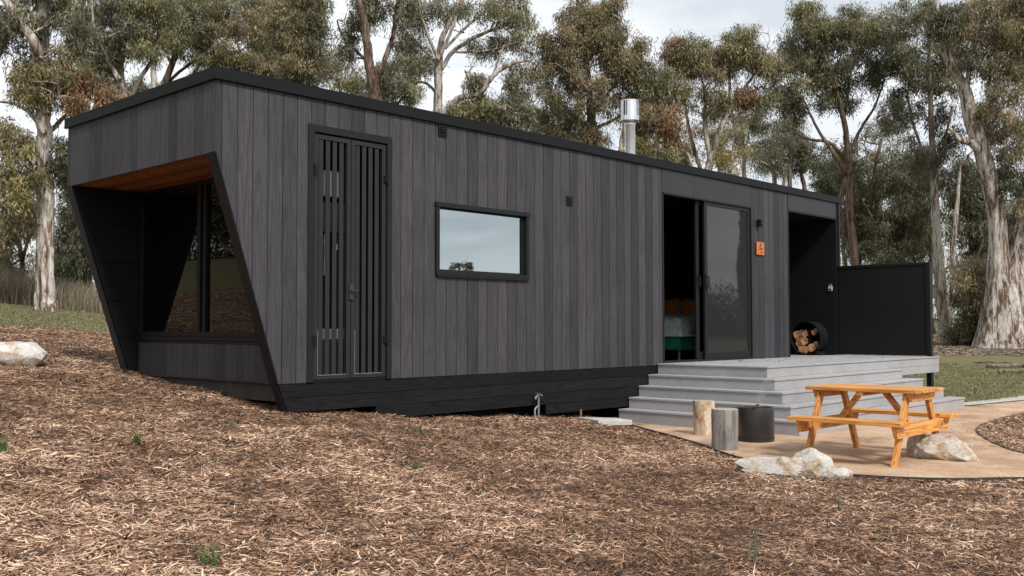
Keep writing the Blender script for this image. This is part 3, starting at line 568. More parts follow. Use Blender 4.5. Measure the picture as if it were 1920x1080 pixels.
# ------------------------------------------------------------------ privacy screen
ps = thing('privacy_screen', 'black sheet privacy screen running out from the cabin end along the deck edge', 'screen', (11.07, -.75, .02))
s_ = MB(); s_.box(11.05, 11.09, -.66, -.024, .03, 1.405).box(11.05, 11.09, -1.41, -.663, .03, 1.405); s_.build('screen_panel', M['blackmatt'], ps)
s_ = MB(); s_.box(11.035, 11.12, -1.47, -.022, 1.405, 1.445); s_.build('top_rail', M['black'], ps, bevel=.003)
s_ = MB(); s_.box(11.033, 11.122, -1.475, -1.411, -.75, 1.4045); s_.build('post', M['black'], ps, bevel=.003)
# ------------------------------------------------------------------ deck and steps
dk = thing('deck', 'grey composite deck with wide corner steps on two sides', 'deck', (8.2, -.8, GZ))
DZ = .02; DX0, DX1, DY = 6.07, 11.27, -1.5; RI = .128; TR = .2
def board_run(b, x0, x1, y0, y1, z0, z1, wdt, along='x', gap=.004):
    if along == 'x':
        k = max(1, round((y1-y0)/wdt)); s = (y1-y0)/k
        for i in range(k): b.box(x0, x1, y0+i*s+gap/2, y0+(i+1)*s-gap/2, z0, z1)
    else:
        k = max(1, round((x1-x0)/wdt)); s = (x1-x0)/k
        for i in range(k): b.box(x0+i*s+gap/2, x0+(i+1)*s-gap/2, y0, y1, z0, z1)
d = MB(); board_run(d, DX0+.10, 9.428, DY+.10, -.013, DZ-.02, DZ, .12); board_run(d, 9.43, DX1, DY+.10, -.013, DZ-.02, DZ, .12); sf = d.build('deck_surface', M['deck'], dk, bevel=.002)
d = MB(); d.prism([(DX0-.012, DY-.012, DZ-.02), (DX1+.01, DY-.012, DZ-.02), (DX1+.01, DY+.097, DZ-.02), (DX0+.097, DY+.097, DZ-.02)], (0, 0, .0205)); d.build('nosing', M['deck'], dk, bevel=.003)
d = MB(); d.prism([(DX0-.012, -.004, DZ-.02), (DX0-.012, DY-.0125, DZ-.02), (DX0+.0965, DY+.0965, DZ-.02), (DX0+.0965, -.004, DZ-.02)], (0, 0, .0203)); d.build('nosing', M['decky'], dk, bevel=.003)
d = MB(); d.box(DX0+.001, DX1, DY, DY+.018, DZ-RI+.002, DZ-.021).box(9.2, DX1, DY+.001, DY+.019, DZ-.235, DZ-RI-.001).box(DX1-.02, DX1-.001, DY+.019, -.03, DZ-.235, DZ-.021); d.build('fascia_board', M['deck'], dk)
d = MB(); d.box(DX0, DX0+.018, DY+.0005, -.004, DZ-RI+.002, DZ-.021); d.build('fascia_board', M['decky'], dk)
for k in range(1, 5):
    st_x0 = DX0-TR*k; st_x1 = 9.17+TR*k+.015; st_y = DY-TR*k; z = DZ-RI*k; zb = z-RI+.002 if k < 4 else GZ-.02; w_ = TR+.02
    a = MB(); h = .0225
    a.prism([(st_x0-.012, st_y-.012, z-h), (st_x1+.012, st_y-.012, z-h), (st_x1+.012-.0, st_y+w_, z-h), (st_x0+w_, st_y+w_, z-h)], (0, 0, h)); stp = a.build('step', M['deck'], dk, bevel=.003)
    a = MB(); a.prism([(st_x0-.012, -.004, z-h), (st_x0-.012, st_y-.0125, z-h), (st_x0+w_-.0005, st_y+w_-.0005, z-h), (st_x0+w_-.0005, -.004, z-h)], (0, 0, h-.0002)); a.build('side_tread', M['decky'], stp, bevel=.003)
    a = MB(); a.box(st_x0+.001, st_x1, st_y, st_y+.018, zb, z-h-.001); a.build('riser', M['deck'], stp)
    a = MB(); a.box(st_x0, st_x0+.018, st_y+.0005, -.004, zb, z-h-.001); a.build('side_riser', M['decky'], stp)
    a = MB(); a.box(st_x1-.02, st_x1-.001, st_y+.0185, st_y+TR+.01, zb, z-h-.0012); a.build('end_riser', M['decky'], stp)
    if k < 5:
        a = MB(); a.box(st_x1-.15, st_x1+.0125-.0, st_y+w_+.001, -.9, z-h-.02, z-h-.002)
for xx, yy in ((11.15, -1.40), (11.15, -.2), (9.9, -1.40)):
    d = MB(); d.box(xx-.03, xx+.03, yy-.03, yy+.03, GZ-.1, DZ-.24); d.build('post', M['black'], dk)
d = MB(); d.box(10.1, 11.2, -.4, -.3, DZ-.2, DZ-.03).box(6.2, 11.2, -1.3, -1.22, DZ-.2, DZ-.03); d.build('joist', M['blackmatt'], dk)
k_ = 170; x_ = RNG.uniform(6.15, 10.8, k_); y_ = -1.45+RNG.random(k_)**.6*1.4
V, F, c = ribbons(np.stack([x_, y_, np.full(k_, DZ+.004)], 1), RNG.uniform(0, 6.28, k_), RNG.normal(0, .1, k_), RNG.uniform(.01, .05, k_), RNG.uniform(.003, .010, k_), np.array([(.12, .07, .05), (.30, .21, .15), (.07, .05, .04)])[RNG.integers(0, 3, k_)])
tag(np_mesh('deck_litter', V, F, M['chip'], colr=c), 'bits of bark and leaf blown over the deck boards', 'litter', kind='stuff')
dm = MB()
for i in range(26): dm.box(6.45+i*.04, 6.487+i*.04, -.45, -.06, DZ+.0015, DZ+.012)
# ------------------------------------------------------------------ picnic table
TX, TY = 4.24, -3.525
tb = thing('picnic_table', 'small orange stained timber picnic table with two fixed benches on the sand', 'picnic table', (TX, TY, GZ))
th = -1.56+math.pi/2
def TP(a, b, z):                            # a along the table, b across
    u = (math.cos(-1.56), math.sin(-1.56)); return (TX+a*u[0]-b*u[1], TY+a*u[1]+b*u[0], GZ+z)
def slab(m_, a0, a1, b0, b1, z0, z1, r=None): return m_.hexa([TP(a0,b0,z0), TP(a1,b0,z0), TP(a1,b1,z0), TP(a0,b1,z0), TP(a0,b0,z1), TP(a1,b0,z1), TP(a1,b1,z1), TP(a0,b1,z1)], r)
q = MB()
for i in range(5):
    b0 = -.305+i*.122+.003; slab(q, -.478, .478, b0, b0+.116, .568, .598)
q.build('tabletop', M['pine'], tb, bevel=.004)
for sg in (-1, 1):
    q = MB(); b0, b1 = sorted((sg*.44, sg*.64)); slab(q, -.482, .482, b0, (b0+b1)/2-.003, .326, .358); slab(q, -.482, .482, (b0+b1)/2+.003, b1, .326, .358); q.build('bench', M['pine'], tb, bevel=.004)
def hexdir(p, q_, wdt, thk, axis_a):         # plank between p and q_, width in the a-normal plane, thickness along a
    u = Vector((math.cos(-1.56), math.sin(-1.56), 0)); p = Vector(p); q_ = Vector(q_); d = (q_-p).normalized(); s = d.cross(u).normalized()
    return [p-s*wdt/2-u*thk/2, p+s*wdt/2-u*thk/2, p+s*wdt/2+u*thk/2, p-s*wdt/2+u*thk/2, q_-s*wdt/2-u*thk/2, q_+s*wdt/2-u*thk/2, q_+s*wdt/2+u*thk/2, q_-s*wdt/2+u*thk/2]
for fa in (-1, 1):
    for sg in (-1, 1):
        q = MB(); p0 = TP(fa*.37, sg*.50, -.003); p1 = TP(fa*.37, sg*.215, .567); h8 = hexdir(p0, p1, .088, .036, None)
        for i in range(4): h8[i].z = GZ-.002
        for i in range(4, 8): h8[i].z = GZ+.566
        q.hexa(h8); q.build('leg', M['pinez'], tb, bevel=.004)
    q = MB(); a0 = fa*.37+fa*.019; a1 = a0+fa*.034; lo, hi = min(a0, a1), max(a0, a1)
    pts = [(-.55, .225), (.55, .225), (.60, .325), (-.60, .325)]
    q.prism([TP(lo, b, z) for b, z in pts], Vector(TP(hi, 0, 0))-Vector(TP(lo, 0, 0))); q.build('bench_bearer', M['pinex'], tb, bevel=.003)
    q = MB(); pts = [(-.24, .50), (.24, .50), (.275, .567), (-.275, .567)]; q.prism([TP(lo, b, z) for b, z in pts], Vector(TP(hi, 0, 0))-Vector(TP(lo, 0, 0))); q.build('top_bearer', M['pinex'], tb, bevel=.003)
    q = MB(); p0 = Vector(TP(fa*.34, 0, .26)); p1 = Vector(TP(fa*.10, 0, .56)); q.beam(p0, p1, .036, .07, up=(1, 0, 0)); q.build('brace', M['pine'], tb, bevel=.003)
    for sg in (-1, 1):
        for db, dz in ((.40, .29), (.37, .255)): q = MB(); c0 = Vector(TP(fa*.424, sg*db, dz)); c1 = Vector(TP(fa*.432, sg*db, dz)); q.tube([c0, c1], .008, 8); q.build('bolt', M['steel'], tb)
q = MB(); slab(q, -.03, .03, -.29, .29, .535, .566); q.build('top_bearer', M['pinex'], tb)
# ------------------------------------------------------------------ log stools
def stool(cx, cy, r0, r1, h, name, label, m1, m2, seed):
    random.seed(seed); k = 36; vs = []; rows = 14; q = MB(); fs = []
    for i in range(rows+1):
        t = i/rows
        for j in range(k):
            a = 2*math.pi*j/k; rr = (r0*(1-t)+r1*t)*(1+.025*math.sin(3*a+seed)+.015*math.sin(7*a+2*t)+.012*mn.noise(Vector((math.cos(a)*2, math.sin(a)*2, t*2+seed)))*3)
            if i == rows: rr *= .975
            vs.append((cx+rr*math.cos(a), cy+rr*math.sin(a), GZ-.01+(h+.01)*t))
    for i in range(rows):
        for j in range(k): fs.append((i*k+j, i*k+(j+1)%k, (i+1)*k+(j+1)%k, (i+1)*k+j))
    q.add(vs, fs, .3, 0); o = thing(name, label, 'log stool', (cx, cy, GZ), 'upright log stools by the fire pit')
    q.build('trunk', m1, o, smooth=True)
    e = MB(); top = vs[-k:]; ring = [(cx+(p[0]-cx)*.97, cy+(p[1]-cy)*.97, GZ+h+.003) for p in top]; e.add(top+ring+[(cx, cy, GZ+h+.003)], [(j, (j+1)%k, k+(j+1)%k, k+j) for j in range(k)]+[(k+j, k+(j+1)%k, 2*k) for j in range(k)], .4)
    e.build('cut_face', m2, o)
def logbark(name, cols, sc_, zs=.2):
    m, n, l, b = mat(name); tc = nd(n, 'ShaderNodeTexCoord'); mp = nd(n, 'ShaderNodeMapping'); mp.inputs['Scale'].default_value = (1, 1, zs); l.new(tc.outputs['Object'], mp.inputs[0])
    a = nd(n, 'ShaderNodeTexNoise', Scale=sc_, Detail=8, Roughness=.65, Distortion=.5); l.new(mp.outputs[0], a.inputs[0]); r = ramp(n, cols); l.new(a.outputs[0], r.inputs[0])
    f = nd(n, 'ShaderNodeTexNoise', Scale=120, Detail=5, Roughness=.7); l.new(mp.outputs[0], f.inputs[0]); r2 = ramp(n, [(.35, (.68, .66, .64)), (.6, (1.1, 1.1, 1.1))]); l.new(f.outputs[0], r2.inputs[0])
    l.new(mul(n, l, r.outputs[0], r2.outputs[0]), b.inputs['Base Color']); b.inputs['Roughness'].default_value = .85
    bp = nd(n, 'ShaderNodeBump', Strength=.6, Distance=.008); l.new(f.outputs[0], bp.inputs['Height']); l.new(bp.outputs[0], b.inputs['Normal']); return m
cutf = logbark('sawn log end', [(.35, (.20, .17, .13)), (.5, (.38, .33, .27)), (.7, (.5, .45, .38))], 9, 1)
stool(4.75, -1.50, .105, .112, .347, 'log_stool', 'cream log stool with tan bark patches, nearer the steps', logbark('cream stripped log', [(.36, (.26, .12, .05)), (.44, (.50, .33, .20)), (.5, (.62, .52, .42)), (.7, (.66, .58, .49))], 8, .35), cutf, 3)
stool(3.83, -2.31, .117, .120, .363, 'log_stool', 'weathered grey log stool, nearer the viewer, beside the mulch edging', logbark('weathered grey log', [(.33, (.10, .095, .085)), (.5, (.25, .245, .225)), (.66, (.42, .36, .27))], 14, .15), cutf, 8)
# ------------------------------------------------------------------ fire pit
fp = thing('fire_pit', 'round black steel fire pit with air holes round its foot', 'fire pit', (4.60, -2.19, GZ)); cx, cy = 4.60, -2.19
q = MB(); q.lathe([(.168, 0), (.172, .006), (.172, .312), (.168, .33), (.150, .33), (.146, .31), (.146, .03), (.0, .03)], (cx, cy, GZ), 48); drum = q
q = MB(); q.lathe([(.1475, .318), (.122, .312), (.120, .298), (.120, .18)], (cx, cy, GZ), 48); q.build('inner_ring', M['rust'], fp, smooth=True)
q = drum
for j in range(32):
    t = 2*math.pi*j/32; c = Vector((math.cos(t), math.sin(t), 0)); p = Vector((cx, cy, GZ+.028))+c*.1712+Vector((0, 0, .006)); q.tube([p, p+c*.0022], .0085, 10, r=0, mi=1)
q.build('drum', [M['pit'], M['void']], fp, smooth=True)
for i, (p0, p1, r_) in enumerate([((-.08, -.02, .29), (.09, .03, .335), .026), ((-.04, .07, .28), (.06, -.06, .33), .022), ((.0, -.08, .27), (.05, .08, .31), .024)]):
    q = MB(); a = Vector((cx, cy, GZ))+Vector(p0); b_ = Vector((cx, cy, GZ))+Vector(p1); q.tube([a, (a+b_)/2+Vector((0, .006, .004)), b_], [r_, r_*1.1, r_*.8], 7)
    tag(q.build('burning_log', simple('charred log %d' % i, (.05+.04*i, .028+.02*i, .02+.012*i), .9, var=.6, nscale=30, bump=.6), org=tuple((a+b_)/2)), ['topmost charred log poking above the rim of the fire pit', 'dark charred log crossing under the topmost one in the fire pit', 'browner charred log lowest in the fire pit'][i], 'firewood', 'charred logs in the fire pit')
q = MB(); a = Vector((cx-.21, cy-.13, GZ+.337)); q.tube([a+Vector((-.17, .19, .001)), a+Vector((.03, .06, .001)), a+Vector((.17, -.02, -.002))], .0055, 8); tag(q.build('fire_poker', M['black'], org=tuple(a)), 'thin black metal poker resting across the rim of the fire pit', 'poker')
# smoke
FLIP = True
m = bpy.data.materials.new('smoke'); m.use_nodes = True; n = m.node_tree.nodes; l = m.node_tree.links; n.clear(); o_ = n.new('ShaderNodeOutputMaterial'); pv = n.new('ShaderNodeVolumeScatter'); pv.inputs['Color'].default_value = (1, 1, 1, 1)
tc = n.new('ShaderNodeTexCoord'); no = n.new('ShaderNodeTexNoise'); no.inputs['Scale'].default_value = 9; no.inputs['Detail'].default_value = 3; l.new(tc.outputs['Object'], no.inputs[0])
mr = n.new('ShaderNodeMapRange'); mr.inputs[1].default_value = .42; mr.inputs[2].default_value = .75; mr.inputs[3].default_value = 0; mr.inputs[4].default_value = 3.5; l.new(no.outputs[0], mr.inputs[0]); l.new(mr.outputs[0], pv.inputs['Density']); l.new(pv.outputs[0], o_.inputs['Volume'])
q = MB(); q.tube([(cx+.03, cy, GZ+.335), (cx+.06, cy-.01, GZ+.42), (cx+.11, cy-.03, GZ+.50), (cx+.17, cy-.05, GZ+.58), (cx+.22, cy-.07, GZ+.66)], [.02, .035, .05, .045, .02], 14)
q.f = [f[::-1] for f in q.f] if FLIP else q.f
tag(q.build('smoke', m, org=(cx, cy, GZ+.33)), 'faint bluish wisp of smoke rising from the fire pit', 'smoke', kind='stuff')
# ------------------------------------------------------------------ rocks
def rockmat(name, pale, tan):
    m, n, l, b = mat(name); tc = nd(n, 'ShaderNodeTexCoord')
    a = nd(n, 'ShaderNodeTexNoise', Scale=7, Detail=10, Roughness=.7, Distortion=.25); l.new(tc.outputs['Object'], a.inputs[0]); r = ramp(n, [(.30, (.12, .095, .075)), (.40, tan), (.52, pale), (.75, tuple(min(.8, c*1.18) for c in pale))]); l.new(a.outputs[0], r.inputs[0])
    f = nd(n, 'ShaderNodeTexNoise', Scale=45, Detail=7, Roughness=.7); l.new(tc.outputs['Object'], f.inputs[0]); r2 = ramp(n, [(.3, (.72, .72, .72)), (.6, (1.06, 1.06, 1.06))]); l.new(f.outputs[0], r2.inputs[0]); l.new(mul(n, l, r.outputs[0], r2.outputs[0]), b.inputs['Base Color'])
    b.inputs['Roughness'].default_value = .8; vo = nd(n, 'ShaderNodeTexVoronoi', feature='DISTANCE_TO_EDGE', Scale=6); wv = mul(n, l, tc.outputs['Object'], a.outputs['Color'], .25, 'ADD'); l.new(wv, vo.inputs[0]); r6 = ramp(n, [(.0, (.35, .3, .26)), (.035, (1, 1, 1))]); l.new(vo.outputs[0], r6.inputs[0]); l.new(mul(n, l, mul(n, l, r.outputs[0], r2.outputs[0]), r6.outputs[0], .2), b.inputs['Base Color']); bp = nd(n, 'ShaderNodeBump', Strength=.7, Distance=.02); l.new(a.outputs[0], bp.inputs['Height']); bp2 = nd(n, 'ShaderNodeBump', Strength=.4, Distance=.006); l.new(f.outputs[0], bp2.inputs['Height']); l.new(bp.outputs[0], bp2.inputs['Normal']); l.new(bp2.outputs[0], b.inputs['Normal']); return m
M['rock'] = rockmat('pale quartz rock', (.50, .47, .43), (.36, .24, .13)); M['rock2'] = rockmat('white granite rock', (.60, .57, .54), (.46, .33, .22))
def rock(c, lobes, rot, seed, mat_, label, rough=.010):
    """angular stone: convex hulls of broken lumps, merged in one mesh; lobes = (dx, dy, dz, rx, ry, rz, points)"""
    rnd = random.Random(seed); me = bpy.data.meshes.new('rock'); bm = bmesh.new(); R_ = Matrix.Rotation(rot, 4, 'Z')
    for dx, dy, dz, rx, ry, rz, n_ in lobes:
        vs = []
        for i in range(n_):
            v = Vector((rnd.gauss(0, 1), rnd.gauss(0, 1), rnd.gauss(0, 1))).normalized(); k = rnd.uniform(.84, 1.08); vs.append(bm.verts.new((dx+v.x*rx*k, dy+v.y*ry*k, dz+max(-.6, min(.82, v.z))*rz*k)))
        r = bmesh.ops.convex_hull(bm, input=vs); bmesh.ops.delete(bm, geom=list({g for g in r['geom_interior']+r['geom_unused'] if isinstance(g, bmesh.types.BMVert)}), context='VERTS')
    bmesh.ops.bevel(bm, geom=list(bm.edges), offset=.007, segments=1, affect='EDGES', clamp_overlap=True)
    bmesh.ops.triangulate(bm, faces=bm.faces)
    for _ in range(3):
        bmesh.ops.subdivide_edges(bm, edges=[e for e in bm.edges if e.calc_length() > .022], cuts=1, use_grid_fill=True); bmesh.ops.triangulate(bm, faces=bm.faces)
    for v in bm.verts:
        p = v.co; n2 = p*9+Vector((seed, 0, 0)); v.co = p+p.normalized()*(rough*mn.noise(n2)*1.6+rough*(.5-abs(mn.noise(p*22+Vector((0, seed, 0)))))*1.1+rough*.3*mn.noise(p*60))
        v.co = R_ @ v.co
    bm.to_mesh(me); bm.free(); me.materials.append(mat_); o = bpy.data.objects.new('rock', me); COL.objects.link(o); o.location = c
    return tag(o, label, 'rock', 'pale landscape rocks')
rock((4.52, -3.97, GZ+.06), [(0, 0, 0, .27, .20, .165, 34), (-.12, .03, .0, .18, .18, .17, 24), (.13, -.04, -.02, .18, .16, .13, 20)], -1.25, 5, M['rock'], 'blocky pale grey and tan rock on sand at the picnic table end')
rock((2.84, -3.47, GZ+.02), [(.0, .01, -.01, .36, .15, .125, 36), (.15, -.01, .03, .19, .14, .175, 22), (.02, .0, .0, .17, .15, .15, 18), (-.21, .04, -.01, .22, .12, .115, 22), (.33, -.03, -.04, .16, .10, .12, 18)], -1.20, 21, M['rock'], 'long low jagged pale rock on the edge between mulch and sand')
rock((-.40, 3.12, float(terrain(-.40, 3.12))+.07), [(0, 0, .01, .34, .25, .175, 90)], -.75, 11, M['rock2'], 'smooth whitish boulder in the mulch left of the cabin', .006)
q = MB(); zz_ = float(terrain(4.55, -.33)); q.hexa([(4.35, -.42, zz_-.02), (4.70, -.62, zz_-.02), (4.80, -.33, zz_-.02), (4.50, -.02, zz_-.02), (4.35, -.42, zz_+.045), (4.70, -.62, zz_+.035), (4.80, -.33, zz_+.035), (4.50, -.02, zz_+.045)]); tag(q.build('concrete_slab', M['concrete'], org=(4.55, -.33, zz_), bevel=.006), 'thin pale concrete slab lying in the mulch left of the steps', 'slab')
# ------------------------------------------------------------------ firewood rack and logs
rk = thing('log_holder', 'round black steel drum firewood holder standing against the black end wall', 'log holder', (10.9, .41, .02)); rc = (10.74, .41, .292); R0 = .265
def ring_x(q, r_out, r_in, x0, x1, c, k=48):
    vs = []; fs = []
    for x_, r_ in ((x0, r_out), (x1, r_out), (x1, r_in), (x0, r_in)):
        for j in range(k): t = 2*math.pi*j/k; vs.append((x_, c[1]+r_*math.cos(t), c[2]+r_*math.sin(t)))
    for i in range(4):
        for j in range(k): fs.append((i*k+j, i*k+(j+1)%k, ((i+1)%4)*k+(j+1)%k, ((i+1)%4)*k+j))
    q.add(vs, fs)
q = MB(); ring_x(q, R0, R0-.012, 10.74, 11.02, rc); q.build('drum', M['black'], rk, smooth=True)
q = MB(); q.tube([(11.008, rc[1], rc[2]), (11.014, rc[1], rc[2])], R0-.013, 40); q.build('back_plate', M['blackmatt'], rk)
for f0 in (.20, .56): q = MB(); q.box(10.78, 11.0, f0, f0+.06, .0125, .075); q.build('foot', M['black'], rk)
q = MB(); q.box(10.78, 11.0, rc[1]-.06, rc[1]-.05, .032, .46); q.build('divider', M['black'], rk)
logm = logbark('split red gum firewood', [(.3, (.26, .10, .045)), (.5, (.62, .30, .15)), (.7, (.75, .46, .27))], 14, 1); logb = logbark('firewood bark', [(.35, (.08, .04, .025)), (.6, (.24, .13, .08))], 20, 1)
LG = [(.13, -.02, .060, 'r'), (.075, .015, .040, 's'), (.02, .06, .055, 's'), (.135, -.115, .055, 's'), (.065, -.10, .052, 's'), (.03, -.055, .055, 't'), (.17, .055, .048, 'r'), (.095, .085, .045, 's'), (.005, -.19, .055, 's'), (.07, -.185, .060, 's'), (-.095, -.165, .055, 'r'), (-.155, -.115, .045, 's'), (-.12, .09, .040, 's'), (-.155, .13, .034, 's')]
desc = ['round end log at left middle of the drum', 'small split log just right of the round left one', 'split log in the middle of the upper pile', 'broad split log at lower left of the drum', 'narrow split log wedged left of the centre', 'large pale three cornered log beside the divider', 'round log highest on the left side', 'small split log leaning on the top of the pile', 'split log at the bottom beside the divider', 'wide split log at the bottom left of the drum', 'pale round log at the bottom right of the divider', 'split log leaning at lower right of the drum', 'small split log perched at upper right', 'smallest stick at the extreme upper right']
for i, (dy, dz, r_, ty) in enumerate(LG):
    r_ *= 1.25; dz *= .97
    rnd = random.Random(i+40); k = 12 if ty == 'r' else rnd.choice((4, 5)); a0 = rnd.uniform(0, 6.28); sh = []
    for j in range(k): t = a0+2*math.pi*j/k+(rnd.uniform(-.25, .25) if ty != 'r' else 0); rr = r_*(1 if ty == 'r' else rnd.uniform(.8, 1.2)); sh.append((rr*math.cos(t), rr*math.sin(t)))
    xf = 10.765+rnd.uniform(0, .05); q = MB(); f = [(xf+rnd.uniform(-.006, .006), rc[1]+dy+a, rc[2]+dz+b_) for a, b_ in sh]; bk = [(11.0, rc[1]+dy+a, rc[2]+dz+b_) for a, b_ in sh]
    q.add(f+bk, [tuple(range(k))[::-1]], .5, 0); q.add(f+bk, [(j, (j+1)%k, (j+1)%k+k, j+k) for j in range(k)]+[tuple(range(k, 2*k))], .5, 1)
    tag(q.build('firewood_log', [logm, logb], org=(xf+.1, rc[1]+dy, rc[2]+dz)), desc[i], 'firewood', 'split logs in the round holder')
# ------------------------------------------------------------------ wall fittings
lp_ = thing('wall_lamp', 'small black box wall lamp above the orange plaque', 'wall lamp', (8.53, -.0, 1.95)); q = MB(); q.box(8.51, 8.56, -.012, -.001, 1.895, 1.99); q.build('mounting_plate', M['black'], lp_); q = MB(); q.box(8.505, 8.565, -.075, -.013, 1.90, 2.0).box(8.515, 8.555, -.085, -.076, 1.915, 1.93); q.build('lamp_body', M['black'], lp_, bevel=.003)
sg_ = thing('name_plaque', 'square orange timber plaque with burnt lettering beside the sliding door', 'sign', (8.58, -.01, 1.58))
q = MB(); q.box(8.475, 8.685, -.028, -.012, 1.495, 1.68); q.build('board', M['plaque'], sg_, bevel=.010); q = MB(); q.box(8.50, 8.66, -.0115, -.001, 1.52, 1.66); q.build('spacer', M['black'], sg_)
q = MB(); q.tube([(8.57, -.0285, 1.638), (8.57, -.030, 1.638)], .016, 14).tube([(8.57, -.0285, 1.663), (8.57, -.030, 1.663)], .009, 12).box(8.556, 8.584, -.030, -.0285, 1.612, 1.622); q.build('emblem', M['burnt'], sg_)
def text(s, size, loc, parent, mat_, name='lettering'):
    cu = bpy.data.curves.new(name, 'FONT'); cu.body = s; cu.size = size; cu.extrude = .0008; cu.align_x = 'CENTER'; cu.align_y = 'CENTER'; to = bpy.data.objects.new(name, cu); COL.objects.link(to)
    dg = bpy.context.evaluated_depsgraph_get(); me = bpy.data.meshes.new_from_object(to.evaluated_get(dg)); bpy.data.objects.remove(to)
    me.materials.clear(); me.materials.append(mat_); me.transform(Matrix.Translation(Vector(loc)-Vector(parent['org'])) @ Matrix.Rotation(math.pi/2, 4, 'X')); o = bpy.data.objects.new(name, me); COL.objects.link(o); o.parent = parent; return o
text('CABN', .046, (8.578, -.0292, 1.584), sg_, M['burnt']); text('Jude', .03, (8.60, -.0292, 1.535), sg_, M['burnt'])
lb = thing('key_safe', 'small grey key safe with white rim on the black end wall', 'key safe', (11.03, .105, 1.10)); q = MB(); q.box(11.015, 11.0395, .07, .14, 1.05, 1.125); q.build('body', simple('grey key safe body', (.42, .43, .44), .4), lb, bevel=.006)
q = MB(); q.tube([(11.028, .085, 1.125), (11.028, .087, 1.15), (11.028, .105, 1.163), (11.028, .123, 1.15), (11.028, .125, 1.125)], .006, 8); q.build('shackle', M['steel'], lb, smooth=True); q = MB(); q.box(11.012, 11.0148, .082, .128, 1.062, 1.085); q.build('dial', M['black'], lb)
# tap
tp = thing('garden_tap', 'grey pipe with a garden tap standing by the black skirt', 'tap', (3.77, -.05, -.48)); q = MB(); q.tube([(3.80, -.05, -.56), (3.80, -.05, -.245)], .013, 10).tube([(3.80, -.05, -.25), (3.80, -.10, -.25)], .011, 8); q.build('riser_pipe', M['galv'], tp, smooth=True)
q = MB(); q.tube([(3.80, -.05, -.265), (3.74, -.07, -.265), (3.715, -.08, -.29)], [.014, .013, .010], 10).box(3.755, 3.765, -.105, -.035, -.235, -.225).tube([(3.76, -.07, -.262), (3.76, -.07, -.228)], .006, 8); q.build('spout', M['galv'], tp, smooth=True)
q = MB(); q.tube([(3.73, -.06, -.56), (3.73, -.06, -.40), (3.745, -.06, -.385), (3.79, -.05, -.37)], .011, 8); q.build('pipe_bend', M['galv'], tp, smooth=True)
q = MB(); zt_ = float(terrain(4.55, .02)); q.tube([(4.52, -.04, zt_-.05), (4.52, -.04, zt_+.11)], .012, 8); tag(q.build('copper_stub', M['rust'], org=(4.52, -.04, zt_)), 'short rusty pipe stub poking from the mulch beneath the skirt', 'pipe')
# ------------------------------------------------------------------ things in the cupboard
M['enam'] = simple('dull grey white enamel', (.22, .22, .215), .5, var=.1)
wh = thing('water_heater', 'white gas water heater behind the upper slats of the cupboard', 'water heater', (1.33, .3, 1.6)); q = MB(); q.box(1.21, 1.42, .22, .42, 1.66, 1.90); q.build('casing', M['enam'], wh, bevel=.01)
q = MB(); q.box(1.14, 1.51, .218, .2195, 1.36, 1.60).box(1.14, 1.51, .22, .40, 1.34, 1.61); q.build('lower_casing', M['pit'], wh)
q = MB()
for xx, za, zb_ in ((1.17, 1.15, 1.33), (1.27, .95, 1.33), (1.37, 1.12, 1.33), (1.47, .6, 1.33)): q.tube([(xx, .30, za), (xx, .30, zb_)], .012, 8)
q.build('pipes', M['galv'], wh)
for xx in (1.17, 1.25, 1.34): q = MB(); q.box(xx-.014, xx+.014, .21, .24, 1.18, 1.235); q.build('valve', M['enam'], wh)
ac = thing('condenser', 'white louvred condenser unit low behind the slatted doors', 'air conditioner', (1.3, .32, .02)); q = MB(); q.box(1.04, 1.47, .16, .42, .03, .46); q.build('casing', M['enam'], ac, bevel=.01)
q = MB()
for j in range(21): q.box(1.06, 1.40, .150, .1595, .05+j*.0155, .05+j*.0155+.010)
q.build('louvre_grille', M['pit'], ac)
# ------------------------------------------------------------------ bed inside
bd = thing('bed', 'green velvet bed base on pale wooden feet seen through the open sliding door', 'bed', (8.4, 1.3, .0)); q = MB(); q.box(7.44, 9.33, .60, 2.0, .145, .355); q.build('base', M['green'], bd, bevel=.02)
for xx, yy in ((7.55, .68), (7.55, 1.9), (9.2, .68), (9.2, 1.9)): q = MB(); q.lathe([(.013, 0), (.02, .144)], (xx, yy, 0), 12); q.build('leg', M['pale'] if False else simple('pale timber leg', (.5, .34, .2), .6), bd)
q = MB(); q.box(9.30, 9.355, .55, 2.05, .1, .86); q.build('headboard', M['blackmatt'], bd, bevel=.01)
def soft(x0, x1, y0, y1, z0, z1, amp, seed, droop=0, n_=44):
    vs = []; fs = []
    for i in range(n_+1):
        for j in range(n_+1):
            u, v_ = i/n_, j/n_; x = x0+(x1-x0)*u; y = y0+(y1-y0)*v_; e = min(u, 1-u, v_, 1-v_)*2; h = min(1, (e*5))**.5
            z = z0+(z1-z0)*h+amp*mn.noise(Vector((x*5+seed, y*6, 0)))*h+amp*.7*abs(mn.noise(Vector((x*13+seed, y*9, 3))))*h; vs.append((x+.02*mn.noise(Vector((x*8, y*8, seed))), y+.02*mn.noise(Vector((x*8, y*8, seed+9))), z))
    for i in range(n_):
        for j in range(n_): a = i*(n_+1)+j; fs.append((a, a+n_+1, a+n_+2, a+1))
    return vs, fs
q = MB(); q.add(*soft(7.40, 9.28, .555, 2.03, .34, .58, .05, 2)); tag(q.build('duvet', M['linen'], org=(8.3, 1.3, .36), smooth=True), 'crumpled grey green linen duvet spread over the green bed', 'bedding')
q = MB(); q.add(*soft(7.6, 8.3, .53, 2.05, .40, .62, .06, 5)); tag(q.build('throw_blanket', simple('dark grey green throw', (.24, .30, .27), .9, var=.2, bump=.4, bscale=20), org=(8, 1.3, .5), smooth=True), 'darker folded throw lying across the linen duvet', 'blanket')
